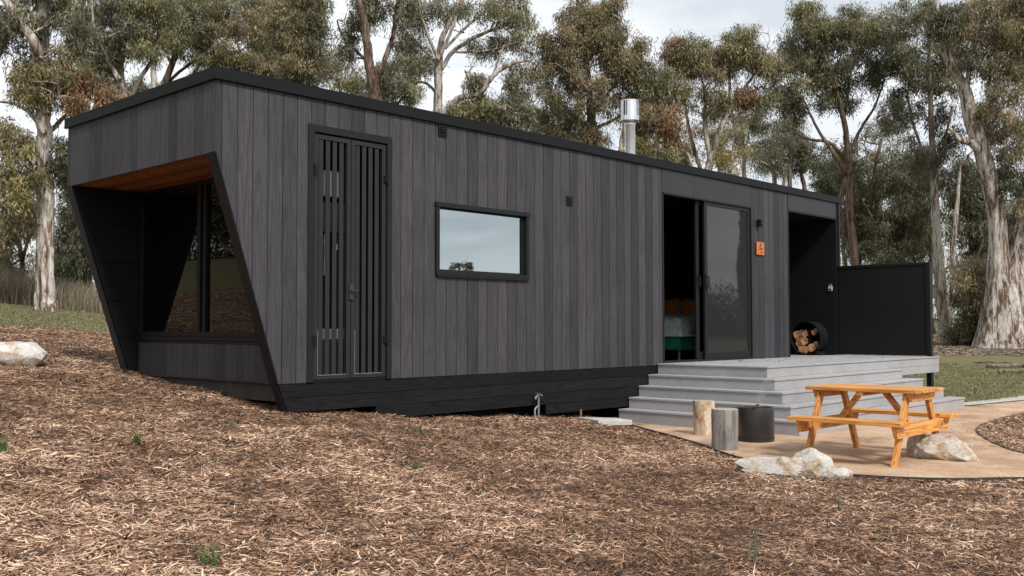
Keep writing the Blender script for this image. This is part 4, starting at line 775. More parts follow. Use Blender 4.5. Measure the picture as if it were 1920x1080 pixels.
def pillow(cx_, cy_, cz_, w_, h_, t_, tilt, mat_, label):
    vs = []; fs = []; n_ = 14
    for s_ in (-1, 1):
        for i in range(n_+1):
            for j in range(n_+1):
                u, v_ = i/n_*2-1, j/n_*2-1; b_ = max(0, (1-abs(u)**2.4)*(1-abs(v_)**2.4))**.55; pin = 1-.10*(1-abs(abs(u)-abs(v_)))*(1 if False else 0)
                p = Vector((s_*t_/2*b_, u*w_/2*(1-.06*(1-v_*v_)), v_*h_/2*(1-.06*(1-u*u)))); p = Matrix.Rotation(tilt, 3, 'Y') @ p; vs.append((cx_+p.x, cy_+p.y, cz_+p.z))
    o2 = (n_+1)**2
    for s_ in (0, 1):
        for i in range(n_):
            for j in range(n_):
                a = s_*o2+i*(n_+1)+j; f = (a, a+1, a+n_+2, a+n_+1); fs.append(f if s_ == 0 else f[::-1])
    q = MB(); q.add(vs, fs); tag(q.build('pillow', mat_, org=(cx_, cy_, cz_), smooth=True), label, 'pillow', 'pillows at the head of the bed')
pillow(9.02, 1.86, .76, .36, .34, .13, .25, M['mustard'], 'burnt orange cushion at the left of the bed head')
pillow(8.93, 1.40, .75, .34, .34, .13, .3, M['mustard'], 'burnt orange cushion at the right, by the door frame')
pillow(9.14, 1.66, .74, .36, .30, .12, .2, M['pale'], 'pale grey pillow between the two orange cushions'); pillow(9.06, 1.54, .73, .3, .28, .1, .28, M['pale'], 'smaller pale pillow leaning in front of the right orange cushion')
# ------------------------------------------------------------------ weeds, branch pieces, fallen logs
def weed(x, y, h, kind, label):
    z = float(terrain(x, y)); rnd = random.Random(int(x*100)+int(y*37)); q = MB(); V = []; F = []
    ns = 14 if kind == 'tuft' else 4
    for i in range(ns):
        a = rnd.uniform(0, 6.28); ln = h*rnd.uniform(.5, 1); le = rnd.uniform(.2, .9) if kind == 'tuft' else rnd.uniform(0, .2); p = Vector((x+rnd.uniform(-.02, .02), y+rnd.uniform(-.02, .02), z-.01)); t = p+Vector((math.cos(a)*ln*le, math.sin(a)*ln*le, ln+.01))
        q.tube([p, (p+t)/2+Vector((0, 0, ln*.12)), t], [.003, .0025, .001], 4)
        for k in range(9 if kind != 'tuft' else 6):
            s_ = rnd.uniform(.2, 1); c = p.lerp(t, s_); b_ = rnd.uniform(0, 6.28); L_ = rnd.uniform(.25, .5)*h*(.4 if kind == 'tuft' else .28); dx = Vector((math.cos(b_), math.sin(b_), rnd.uniform(.1, .7))).normalized()*L_; sd_ = Vector((-math.sin(b_), math.cos(b_), .3))*L_*.22
            q.add([c, c+dx*.5-sd_, c+dx, c+dx*.5+sd_+Vector((0, 0, .002))], [(0, 1, 2, 3)])
    return tag(q.build('weed', simple('weed leaf', (.07, .12, .03) if kind == 'tuft' else (.12, .15, .10), .6, var=.3, nscale=30), org=(x, y, z)), label, 'weed', 'small weeds growing in the mulch')
def gp(px, py):                              # where the line of sight meets the terrain
    d = W(px, py, 1)-CAM; t = 1.5
    while t < 60:
        p = CAM+d*t
        if p[2] < float(terrain(p[0], p[1])): return p[0], p[1]
        t += .02
    return p[0], p[1]
for px, py, h, kd, lb_ in ((255, 834, .08, 'tuft', 'bright green ferny weed in the mulch at left middle'), (430, 800, .07, 'tuft', 'low dull green weed in the mulch below the slanted window'), (398, 1068, .10, 'tuft', 'green weed at the bottom edge of the picture, left of centre'), (943, 950, .09, 'stem', 'small upright weed in the mulch near the middle of the foreground'), (1325, 938, .09, 'stem', 'small weed left of and below the long jagged rock'), (1575, 960, .13, 'stem', 'grey green upright seedling in the mulch below the picnic table'), (1410, 1060, .20, 'stem', 'tall thin green seedling at the bottom right of centre'), (787, 812, .07, 'tuft', 'small weed close to the black skirt boards'), (3, 850, .10, 'tuft', 'green weed cut by the left edge of the picture'), (782, 880, .06, 'tuft', 'tiny pale green weed in the mid foreground mulch')):
    gx_, gy_ = gp(px, py); weed(gx_, gy_, h, kd, lb_)
def stick(px, py, L_, yaw, r_, mat_, label, d=None, cat='branch', grp='loose sticks and fallen wood', lift=.012):
    x, y = gp(px, py); z = float(terrain(x, y))+lift; rnd = random.Random(px); pts = []
    for i in range(6): t = i/5-.5; pts.append((x+math.cos(yaw)*L_*t+rnd.uniform(-.04, .04)*L_, y+math.sin(yaw)*L_*t+rnd.uniform(-.04, .04)*L_, z+rnd.uniform(0, .03)*L_))
    q = MB(); q.tube(pts, [r_*f for f in (.8, 1, .95, .85, .7, .4)], 7); tag(q.build('fallen_branch', mat_, org=(x, y, z), smooth=True), label, cat, grp)
stick(1660, 1010, .24, -.3, .010, M['bark_brown'], 'curved brown stick of bark in the mulch at lower right')
stick(1868, 912, .17, -.7, .006, M['bark_pale'], 'pale splinter in the mulch just below the sand edge at right')
stick(130, 655, .55, -.9, .010, M['bark_pale'], 'pale thin branch lying on the mulch right of the white boulder')
stick(1895, 690, 1.1, -.8, .055, M['bark_brown'], 'brown fallen log on the ground at the foot of the big gum', lift=.03)
stick(1862, 682, .9, -1.0, .02, M['bark_brown'], 'thin fallen limb lying left of the brown log', lift=.02)
stick(1912, 702, 1.0, -.5, .03, M['bark_brown'], 'brown fallen limb cut by the right edge of the picture', lift=.05)
stick(1690, 712, .5, -.4, .03, M['bark_dark'], 'dark short stick by the end of the lowest step', lift=.02)
# old fence line at left
for i, (px, py, d_, h_) in enumerate(((134, 570, 24.3, .62), (-30, 570, 24.6, .6))):
    p = W(px, py, d_); z = float(terrain(p[0], p[1])); q = MB(); q.tube([(p[0], p[1], z-.1), (p[0]+.01, p[1], z+h_)], [.045, .04], 8); tag(q.build('fence_post', M['wirewood'], org=(p[0], p[1], z)), ['short weathered grey fence post right of the left gum trunk', 'weathered fence post just outside the left edge'][i], 'fence post', 'old fence posts')

# ------------------------------------------------------------------ trees
PAL = {'olive': [(.085, .086, .038), (.125, .120, .056), (.055, .058, .027), (.165, .150, .080)], 'dark': [(.038, .042, .022), (.058, .060, .030), (.085, .080, .040), (.024, .028, .015)],
       'brown': [(.130, .104, .054), (.100, .090, .046), (.175, .135, .074), (.066, .062, .032)], 'orange': [(.17, .082, .038), (.13, .078, .038), (.20, .115, .058), (.09, .07, .035)],
       'grey': [(.098, .096, .056), (.072, .072, .042), (.128, .124, .078), (.045, .047, .027)], 'gold': [(.155, .128, .050), (.115, .102, .045), (.20, .155, .065), (.075, .072, .033)]}
def tubes_np(paths):
    """paths: list of (pts Nx3, rad N, sides) -> one mesh"""
    V = []; F = []; o = 0
    for P, Rr, k in paths:
        P = np.asarray(P, float); m_ = len(P); T = np.gradient(P, axis=0); T /= np.linalg.norm(T, axis=1)[:, None]+1e-9
        ref = np.array([.31, .95, .05]) if abs(T[0][2]) > .5 or True else np.array([0, 0, 1.]); A = np.cross(T, ref); A /= np.linalg.norm(A, axis=1)[:, None]+1e-9; B = np.cross(A, T)
        a = np.arange(k)*2*np.pi/k; Rr = np.asarray(Rr)[:, None]*np.ones((1, k))
        if k > 10:
            h_ = (P[:, 2]-P[0, 2])[:, None]; Rr = Rr*(1+(.05+.16*np.exp(-h_/1.2))*np.sin(5*a[None]+.5*h_+1)+.05*np.sin(9*a[None]+1.1*h_)+.03*np.sin(14*a[None]-.7*h_))
        ring = P[:, None]+(A[:, None]*np.cos(a)[None, :, None]+B[:, None]*np.sin(a)[None, :, None])*Rr[:, :, None]
        V.append(ring.reshape(-1, 3)); i = np.arange(m_-1)[:, None]*k; j = np.arange(k)[None]; j2 = (j+1) % k
        F.append((np.stack([i+j, i+j2, i+k+j2, i+k+j], -1).reshape(-1, 4)+o)); o += m_*k
    return np.concatenate(V), np.concatenate(F)
def cr_spline(P, n_=6):
    P = np.asarray(P, float); Q = np.vstack([2*P[0]-P[1], P, 2*P[-1]-P[-2]]); outp = []
    for i in range(1, len(Q)-2):
        for t in np.linspace(0, 1, n_, endpoint=False):
            a, b_, c_, d_ = Q[i-1], Q[i], Q[i+1], Q[i+2]; outp.append(.5*((2*b_)+(-a+c_)*t+(2*a-5*b_+4*c_-d_)*t*t+(-a+3*b_-3*c_+d_)*t**3))
    outp.append(P[-1]); return np.array(outp)
LEAFMUL = 1.2; PAL = {k: [tuple(c*m_ for c, m_ in zip(q, (1.75, 1.72, 1.7))) for q in v] for k, v in PAL.items()}
def leaves_at(C, spread, k, rg, pal, L0=.13, droop=1.0):
    """C: tuft centres (n,3); k leaves each"""
    n_ = len(C); q = n_*k; P = np.repeat(C, k, 0)+rg.normal(0, 1, (q, 3))*np.array([spread*.8, spread*.8, spread*.5]); P[:, 2] -= np.abs(rg.normal(0, 1, q))*spread*1.5
    d = rg.normal(0, 1, (q, 3))*np.array([.65, .65, .45]); d[:, 2] -= droop; d /= np.linalg.norm(d, axis=1)[:, None]
    s = np.cross(d, rg.normal(0, 1, (q, 3))); s /= np.linalg.norm(s, axis=1)[:, None]; Ln = L0*rg.uniform(.6, 1.35, q)[:, None]; Wd = Ln*rg.uniform(.13, .22, q)[:, None]
    V = np.stack([P, P+d*Ln*.45+s*Wd*.5, P+d*Ln, P+d*Ln*.4-s*Wd*.5], 1).reshape(-1, 3); F = np.arange(q*4).reshape(-1, 4)
    pal = np.array(pal); base = pal[rg.integers(0, len(pal), n_)]; col = np.repeat(base, k, 0)*rg.uniform(.7, 1.35, (q, 1)); mixp = rg.random(q) < .25; col[mixp] = pal[rg.integers(0, len(pal), mixp.sum())]
    return V, F, np.repeat(col, 4, 0)
def tree(name, label, d, trunks, blobs, barkm, seed, group='gum trees behind the cabin', dens=1.0, flare=1.35, wander=1.0, lean=None, L0=.13, tuft=1.0):
    rg = np.random.default_rng(seed); paths = []; nodes = []; nrad = []; base = None
    for ti, tr_ in enumerate(trunks):
        pts = []; dof = 0
        for i, p in enumerate(tr_):
            if ti: dof += rg.normal(0, .35)*wander
            elif i: dof += rg.normal(0, .12)*wander
            pts.append((*W(p[0], p[1], d+dof+(p[3] if len(p) > 3 else 0)), p[2]*.5*d/FPX))
        pts = np.array(pts)
        if ti == 0:
            b_ = pts[0]; gz = float(terrain(b_[0], b_[1]))
            if b_[2]-gz > .5:
                stp = []
                h_ = b_[2]-gz; nst = max(2, int(h_/1.2))
                for q_ in range(nst): t = q_/nst; stp.append((b_[0]+rg.normal(0, .05), b_[1]+rg.normal(0, .05), gz-.15+(h_+.15)*t, b_[3]*(1+.45*(1-t)+(flare-1)*(q_ == 0))))
                pts = np.vstack([stp, pts])
            else: pts = np.vstack([[b_[0], b_[1], gz-.2, b_[3]*flare], pts])
            base = pts[0, :3].copy(); base[2] = gz
        if max(p[2] for p in tr_)*.5*d/FPX > .3:      # thick trunk: even rings, smoothed
            if len(pts) > 2 and pts[0, 2] > pts[1, 2]-.05: pts[0, 2] = pts[1, 2]-.3
            sg = np.r_[0, np.cumsum(np.linalg.norm(np.diff(pts[:, :3], axis=0), axis=1))]; u = np.arange(0, sg[-1], .10); sp = np.stack([np.interp(u, sg, pts[:, i_]) for i_ in range(4)], 1)
            ker = np.exp(-np.linspace(-2, 2, 15)**2); ker /= ker.sum(); pad = np.vstack([2*sp[0]-sp[7:0:-1], sp, 2*sp[-1]-sp[-2:-9:-1]]); sp = np.stack([np.convolve(pad[:, i_], ker, 'valid') for i_ in range(4)], 1); jit_on = 0
        else: sp = cr_spline(pts, 7); jit_on = 1
        jit = rg.normal(0, 1, (len(sp), 3))*np.minimum(sp[:, 3:4]*.10, .02); jit[0] = 0; sp[:, :3] += jit*jit_on; sp[:, 3] = np.maximum(sp[:, 3], .008)*(1+jit_on*rg.normal(0, .012, len(sp)))
        paths.append((sp[:, :3], sp[:, 3], 30 if sp[0, 3] > .15 else 8)); nodes.append(sp[:, :3]); nrad.append(sp[:, 3])
    nodes = np.concatenate(nodes); nrad = np.concatenate(nrad); Vs = []; Fs = []; Cs = []; fo = 0; sc0 = d/FPX; cl = []
    for bl in blobs:
        px, py, rx, ry, n_ = bl[:5]; pal = bl[5] if len(bl) > 5 else 'olive'; rr0 = max(.22, min(.55, 20*sc0))
        n_ = int(round(n_*dens*1.6)); rx *= 1.12; ry *= 1.12
        for _ in range(n_):
            v = rg.normal(0, 1, 3); v /= np.linalg.norm(v); v *= rg.random()**.45; c = W(px+v[0]*rx, py+v[1]*ry, d+v[2]*max(rx, ry)*sc0*1.0)
            cl.append((c, rr0*rg.uniform(.7, 1.35), pal))
    cl.sort(key=lambda q: np.min(np.linalg.norm(nodes-q[0], axis=1)))
    zt = np.quantile([q[0][2] for q in cl], .5) if cl else 0
    for _ in range(min(40, len(cl)//3)):        # bare twiggy limbs that show through the leaves
        c = cl[rg.integers(0, len(cl))][0]+rg.normal(0, .25, 3); dist = np.linalg.norm(c-nodes, axis=1)+.9*np.maximum(0, nodes[:, 2]-c[2]+.1); i = int(np.argmin(dist)); a = nodes[i]; Lb = np.linalg.norm(c-a)
        if Lb < .3: continue
        m1 = a+(c-a)*.35+rg.normal(0, .13, 3)*Lb; m2 = a+(c-a)*.7+rg.normal(0, .13, 3)*Lb; sp = cr_spline(np.array([a, m1, m2, c+(c-m2)*.4]), 5); r0 = min(nrad[i]*.6, .035); paths.append((sp, np.linspace(max(r0, .018), .007, len(sp)), 5)); nodes = np.vstack([nodes, sp[3:]]); nrad = np.r_[nrad, np.full(len(sp)-3, .012)]
        for s_ in range(3): q_ = sp[rg.integers(4, len(sp)-2)]; e_ = q_+rg.normal(0, .28, 3)+np.array([0, 0, .12]); paths.append((np.array([q_, (q_+e_)/2+rg.normal(0, .05, 3), e_]), np.array([.011, .008, .005]), 4))
    for c, rr, pal in cl:
        dv_ = c-nodes; dist = np.linalg.norm(dv_, axis=1); cost = dist+.9*np.maximum(0, nodes[:, 2]-c[2]+.1)+.25*(nrad < .012)
        i = int(np.argmin(cost)); a = nodes[i]; Lb = dist[i]
        if Lb > .15:
            m1 = a+(c-a)*.4+rg.normal(0, .09, 3)*Lb+np.array([0, 0, .10*Lb*(1 if c[2] > a[2] else -.3)]); m2 = a+(c-a)*.75+rg.normal(0, .07, 3)*Lb+np.array([0, 0, .06*Lb]); r0 = min(nrad[i]*.62, .012+.018*Lb+.008)
            sp = cr_spline(np.array([a, m1, m2, c-np.array([0, 0, rr*.3])]), 4); rd = np.linspace(max(r0, .015), .010, len(sp)); paths.append((sp, rd, 5)); nodes = np.vstack([nodes, sp[2:]]); nrad = np.r_[nrad, rd[2:]]
        nt = max(4, int(10*tuft*LEAFMUL*rg.uniform(.8, 1.2))); v = rg.normal(0, 1, (nt, 3)); v /= np.linalg.norm(v, axis=1)[:, None]; v *= (rg.random((nt, 1))**.5); v[:, 2] = v[:, 2]*.65+.1; C = c+v*rr
        for q_ in C[:5]: mid = (c+q_)/2+rg.normal(0, .03, 3); paths.append((np.array([c-np.array([0, 0, rr*.3]), mid, q_]), np.array([.008, .006, .004]), 3))
        V, F, co = leaves_at(C, .085*(rr/.33)**.5+.02, 26, rg, PAL[pal], L0*(.85+.15*d/30)); co = co*rg.uniform(.6, 1.4); Vs.append(V); Fs.append(F+fo); Cs.append(co); fo += len(V)
    root = thing(name, label, 'tree', tuple(map(float, base)), group); V, F = tubes_np(paths); np_mesh('trunk', V, F, barkm, parent=root, smooth=True)
    if Vs: np_mesh('crown', np.concatenate(Vs), np.concatenate(Fs), M['leaf'], parent=root, colr=np.concatenate(Cs))
    return root
PL, PE, BR, DK = M['bark_pale'], M['bark_peel'], M['bark_brown'], M['bark_dark']
tree('gum_tree', 'tall pale peeling gum trunk at far left with brown foliage and an orange spray', 22, [[(86,566,33),(85,470,29),(86,380,29),(84,300,27),(82,200,25),(80,120,23),(81,40,24),(86,-60,18),(90,-140,10)], [(78,130,20),(66,85,19),(45,48,16),(15,8,13),(-30,-50,9)], [(84,250,11),(60,215,9),(30,196,6),(-5,190,4)], [(84,255,11),(105,235,9),(128,212,6)], [(76,75,10),(62,40,9),(45,10,6)]],
     [(95,135,55,55,16,'brown'),(60,150,40,35,8,'gold'),(35,330,42,85,18,'gold'),(20,250,30,40,7,'brown'),(150,170,30,38,8,'orange'),(205,180,20,18,4,'orange'),(50,20,60,40,10,'grey'),(30,430,35,35,6,'brown'),(118,290,22,45,6,'dark'),(130,60,40,40,7,'grey'),(100,-40,90,50,14,'olive'),(15,70,25,40,5,'grey')], PE, 1, flare=1.1)
tree('gum_tree', 'dark bushy gum just right of the far left trunk, partly behind the slanted wall', 31, [[(167,560,16),(163,480,14),(160,380,12),(168,280,11),(182,180,9),(190,60,7),(196,-60,5)], [(163,440,8),(140,380,6),(120,330,4)]],
     [(150,430,35,75,24,'dark'),(150,330,40,40,12,'dark'),(190,90,45,70,12,'grey'),(160,10,55,40,10,'grey'),(120,500,20,40,7,'dark')], DK, 2)
tree('gum_tree', 'pale limbed gum whose forked limbs rise above the left roof corner', 30, [[(236,205,20),(224,140,17),(228,80,13),(222,20,10),(225,-60,7)], [(237,195,10),(262,150,8),(290,100,7),(312,30,5)], [(224,150,11),(200,110,8),(178,60,6),(170,0,5)], [(290,170,12),(288,110,10),(300,50,8)]],
     [(240,40,60,45,16,'grey'),(185,100,38,45,9,'olive'),(290,20,50,45,12,'olive'),(205,10,50,30,8,'grey'),(265,85,40,25,6,'olive')], PL, 3, dens=1.3)
tree('gum_tree', 'olive crowned gum rising over the middle of the slanted end roof', 34, [[(300,190,14),(322,120,11),(345,50,9),(355,-60,6)], [(305,170,8),(330,140,6),(372,110,5),(410,95,3)], [(345,190,9),(362,140,7),(400,95,6),(440,60,4)], [(322,120,6),(300,80,5),(275,50,3)]],
     [(345,55,65,40,18,'olive'),(400,95,55,28,12,'olive'),(430,50,60,40,16,'brown'),(330,5,60,30,12,'grey'),(455,110,35,22,7,'brown'),(390,0,60,30,10,'olive')], BR, 4, dens=1.3)
tree('gum_tree', 'slim gum with feathery olive crown right behind the roof corner', 36, [[(500,180,11),(506,110,9),(498,40,8),(503,-60,5)], [(470,160,7),(455,110,5),(440,70,3)], [(504,120,6),(530,85,5),(545,50,3)]], [(495,70,45,50,16,'olive'),(470,15,45,40,12,'grey'),(530,35,35,45,10,'olive'),(505,125,40,22,7,'brown'),(450,150,25,14,4,'grey')], BR, 5, dens=1.3)
tree('gum_tree', 'dense dark brown crowned gum left of the first sky gap', 30, [[(566,175,16),(574,100,14),(584,30,11),(580,-80,8)], [(570,140,8),(552,100,6),(540,50,4)], [(540,160,7),(533,110,6),(520,60,4)]], [(562,90,42,55,22,'brown'),(590,45,18,50,10,'dark'),(545,20,45,40,14,'brown'),(560,150,42,25,9,'dark'),(585,-20,40,30,8,'olive')], BR, 6, dens=1.3)
tree('gum_tree', 'low rounded olive gum filling the space below the twin brown trunks', 40, [[(745,235,9),(740,190,7),(735,150,5)], [(640,180,7),(632,140,5),(628,100,3)], [(628,175,5),(612,150,4)], [(742,200,5),(765,170,4)]], [(730,150,42,35,22,'grey'),(655,155,40,32,14,'olive'),(765,170,22,28,8,'olive'),(618,120,22,35,8,'grey'),(700,185,60,20,10,'dark'),(610,180,30,20,6,'grey')], PL, 7)
tree('gum_tree', 'brown barked gum forking into a Y above the cupboard doors', 28, [[(708,205,22),(700,160,20),(692,110,17),(685,50,13),(672,-10,10),(668,-70,7)], [(704,155,13),(722,112,11),(739,60,9),(744,10,7),(772,-40,4)], [(692,118,7),(664,92,5),(642,68,4),(632,40,3)], [(690,90,7),(675,55,5),(655,20,4)], [(700,45,5),(705,10,4),(712,-20,3)]],
     [(652,75,20,35,6,'grey'),(668,40,22,25,4,'grey'),(760,105,30,35,7,'grey'),(690,5,45,22,6,'dark'),(765,15,30,30,6,'grey'),(715,20,20,20,3,'dark')], BR, 8, dens=.9, tuft=.8)
tree('gum_tree', 'slender pale gum spreading wide open limbs above the small window', 30, [[(822,230,17),(822,160,15),(824,110,13),(830,70,10),(850,30,8),(880,-20,5)], [(828,128,9),(850,97,8),(890,70,7),(940,50,5),(980,32,3)], [(822,112,7),(802,65,6),(785,15,4),(780,-30,3)], [(821,178,6),(802,158,5),(782,155,4),(768,172,3)], [(824,108,7),(845,60,6),(862,10,5),(870,-40,3)], [(850,97,5),(880,98,4),(930,92,3),(965,80,2)], [(820,120,6),(790,90,5),(765,70,3)], [(835,90,6),(880,45,5),(930,8,4)]],
     [(785,90,35,35,6,'grey'),(770,60,25,35,4,'grey'),(800,20,45,22,6,'grey'),(860,15,55,22,8,'grey'),(925,15,50,28,10,'olive'),(980,38,18,40,8,'olive'),(900,85,45,16,5,'grey'),(945,72,25,16,4,'grey'),(800,118,22,16,3,'grey')], PL, 9, tuft=.75)
tree('gum_tree', 'low olive gum with one long bent pale limb in the wide sky gap', 27, [[(836,232,13),(856,188,12),(900,174,10),(924,142,9),(958,120,7),(998,112,4)], [(924,142,5),(935,110,4),(945,85,3)], [(905,235,8),(930,212,6),(965,200,5),(1000,190,3)], [(900,174,5),(880,150,4),(872,132,3)]],
     [(905,205,40,25,13,'olive'),(960,195,35,32,12,'grey'),(860,200,30,15,6,'olive'),(900,150,22,16,4,'grey'),(965,140,25,20,4,'grey'),(930,235,40,18,7,'brown')], PL, 10)
tree('gum_tree', 'broad tall brown green gum crown in the middle, left of the steel flue', 32, [[(1122,285,20),(1110,232,17),(1106,180,13),(1100,120,10),(1092,60,7),(1090,0,4)], [(1109,215,9),(1135,180,8),(1160,148,6),(1175,108,3)], [(1106,172,8),(1072,140,6),(1040,118,4)], [(1112,232,9),(1070,228,7),(1050,200,5),(1030,170,3)], [(1100,120,6),(1125,85,5),(1150,55,3)], [(1113,240,7),(1150,225,6),(1185,200,4),(1205,170,3)]],
     [(1090,45,45,45,26,'brown'),(1065,80,50,45,18,'brown'),(1020,120,40,45,14,'brown'),(1140,70,38,45,18,'brown'),(1165,130,50,50,20,'brown'),(1205,160,40,50,14,'olive'),(1095,170,80,45,22,'brown'),(1060,220,50,35,12,'dark'),(1195,220,40,35,11,'brown'),(1195,80,12,14,3,'olive'),(1130,10,30,20,7,'brown'),(1090,255,60,22,9,'brown')], BR, 11)
tree('gum_tree', 'thin gum with hanging orange leaves right behind the steel flue', 31, [[(1228,300,9),(1236,250,8),(1248,200,6),(1255,150,4)], [(1162,300,10),(1166,262,9),(1172,235,6),(1180,200,4)], [(1238,240,5),(1262,225,4)]], [(1255,235,28,42,14,'orange'),(1240,160,30,35,8,'olive'),(1200,270,30,25,7,'gold'),(1245,290,22,20,5,'olive'),(1215,200,25,30,6,'brown')], PE, 12)
tree('gum_tree', 'pale V shaped gum with a rusty clump at the top left of its crown', 32, [[(1326,330,14),(1336,290,12),(1352,240,9),(1372,200,8),(1400,160,6),(1420,130,3)], [(1332,305,9),(1322,240,8),(1322,180,6),(1312,130,3)], [(1314,320,8),(1296,260,7),(1285,200,5),(1275,140,3)], [(1352,240,7),(1368,180,6),(1365,120,4)], [(1300,320,6),(1290,290,5),(1270,275,3)]],
     [(1268,95,22,22,9,'orange'),(1300,95,40,30,14,'olive'),(1388,85,38,35,16,'olive'),(1345,120,50,35,16,'brown'),(1290,165,40,40,12,'gold'),(1435,125,32,30,10,'brown'),(1393,180,16,18,6,'orange'),(1345,190,40,25,6,'olive'),(1430,180,35,25,7,'olive'),(1395,70,20,14,5,'olive'),(1370,290,25,30,7,'gold')], PL, 13)
tree('gum_tree', 'full green crowned gum above the right end of the cabin roof', 34, [[(1604,500,15),(1594,400,13),(1592,310,12),(1582,225,9),(1562,150,7),(1542,90,4)], [(1603,475,13),(1584,432,11),(1574,388,9),(1584,335,6)], [(1596,340,8),(1564,290,7),(1532,240,5),(1508,190,3)], [(1590,290,7),(1615,240,6),(1640,200,4),(1658,150,3)], [(1594,320,7),(1560,270,6),(1520,262,5),(1490,250,3)], [(1582,225,6),(1590,170,5),(1600,110,3)]],
     [(1530,55,50,40,22,'olive'),(1495,100,38,42,14,'olive'),(1560,105,55,45,20,'dark'),(1600,50,42,40,16,'olive'),(1640,130,38,45,12,'dark'),(1485,190,30,35,9,'dark'),(1515,25,28,18,7,'olive'),(1570,180,50,25,9,'dark'),(1540,150,55,30,12,'olive'),(1650,60,35,30,9,'olive')], BR, 14)
tree('gum_tree', 'pair of straight pale trunks just beyond the end of the black privacy screen', 33, [[(1774,640,27),(1766,560,22),(1758,460,17),(1753,380,14),(1750,300,11),(1745,200,9),(1742,100,7),(1745,0,5)], [(1779,630,13),(1786,540,10),(1787,460,10),(1795,380,8),(1800,300,5)], [(1752,370,8),(1735,300,6),(1712,230,5),(1700,170,3)], [(1752,330,7),(1770,270,5),(1785,200,4)]],
     [(1700,90,50,55,18,'grey'),(1745,150,45,50,12,'olive'),(1685,200,42,55,12,'grey'),(1790,50,45,40,12,'brown'),(1720,20,60,35,14,'olive'),(1775,240,30,40,7,'dark'),(1730,290,40,40,8,'grey'),(1790,130,35,50,8,'brown')], PL, 15)
big = tree('gum_tree', 'huge old leaning gum with flared ragged pale trunk at the right edge', 30, [[(1885,668,125),(1884,640,104),(1882,600,82),(1878,540,58),(1874,470,34),(1870,400,30),(1856,335,28),(1838,270,27),(1817,215,26),(1812,170,21),(1788,132,17),(1767,85,14),(1756,20,10),(1750,-60,7)],
     [(1900,655,90),(1902,590,84),(1910,520,68),(1918,440,44),(1938,360,38),(1955,260,32),(1960,120,24),(1950,-40,14)], [(1848,300,16),(1825,270,14),(1800,262,10),(1780,240,6)], [(1856,335,12),(1900,300,9),(1930,265,7)], [(1812,170,10),(1818,120,9),(1830,60,7),(1850,0,5)]],
     [(1850,30,75,50,26,'brown'),(1780,40,45,45,14,'dark'),(1895,120,50,65,20,'brown'),(1900,230,40,60,14,'brown'),(1830,110,40,40,9,'grey'),(1900,320,35,35,8,'dark'),(1940,60,50,60,12,'brown'),(1860,190,30,30,5,'brown'),(1925,400,25,50,8,'brown'),(1910,10,60,40,12,'brown')], PE, 16, flare=1.25, wander=.08)
tree('gum_tree', 'dark understorey gum rising behind the roof end and the privacy screen', 38, [[(1652,500,10),(1645,420,9),(1640,340,8),(1652,260,5)], [(1690,500,8),(1700,420,7),(1712,340,5),(1722,280,3)], [(1646,430,5),(1625,390,4),(1605,360,3)]], [(1640,350,55,60,26,'dark'),(1690,400,50,50,20,'dark'),(1620,430,42,50,14,'dark'),(1715,310,42,45,14,'grey'),(1660,470,70,30,14,'grey'),(1590,300,25,40,6,'dark')], BR, 17)
tree('gum_tree', 'dark leafy gum between the pale pair of trunks and the huge leaning gum', 36, [[(1822,600,11),(1824,520,10),(1820,440,9),(1812,360,7),(1815,290,4)], [(1822,500,6),(1840,460,5),(1850,420,3)]], [(1815,330,38,50,18,'dark'),(1825,430,32,50,16,'dark'),(1800,380,25,40,9,'grey'),(1845,380,20,50,8,'dark'),(1850,250,20,30,5,'dark')], DK, 18)
tree('gum_sapling', 'young gum with brown drooping leaves just left of the huge leaning gum', 31, [[(1826,655,6),(1824,600,5),(1822,550,4),(1820,500,3)]], [(1818,515,22,40,12,'brown'),(1826,580,22,35,9,'brown'),(1806,560,14,30,4,'dark'),(1830,620,16,22,5,'dark')], BR, 19, group='undergrowth at the foot of the gums')
tree('shrub', 'low dark round shrub between the pale pair of trunks and the huge leaning gum', 31.5, [[(1808,660,5),(1808,640,4),(1806,625,3)]], [(1806,632,26,24,14,'dark'),(1820,645,18,14,5,'dark')], DK, 20, group='undergrowth at the foot of the gums')
tree('gum_tree', 'dark small gum with bare black limbs at the extreme left edge', 27, [[(44,550,9),(40,480,8),(22,430,6),(0,380,4),(-20,330,3)], [(41,490,7),(58,430,5),(66,380,3)], [(40,475,5),(36,430,4),(44,390,3)]], [(60,400,22,30,6,'dark'),(10,500,26,28,9,'dark'),(30,540,40,16,7,'brown'),(-10,440,25,40,5,'dark')], DK, 21)
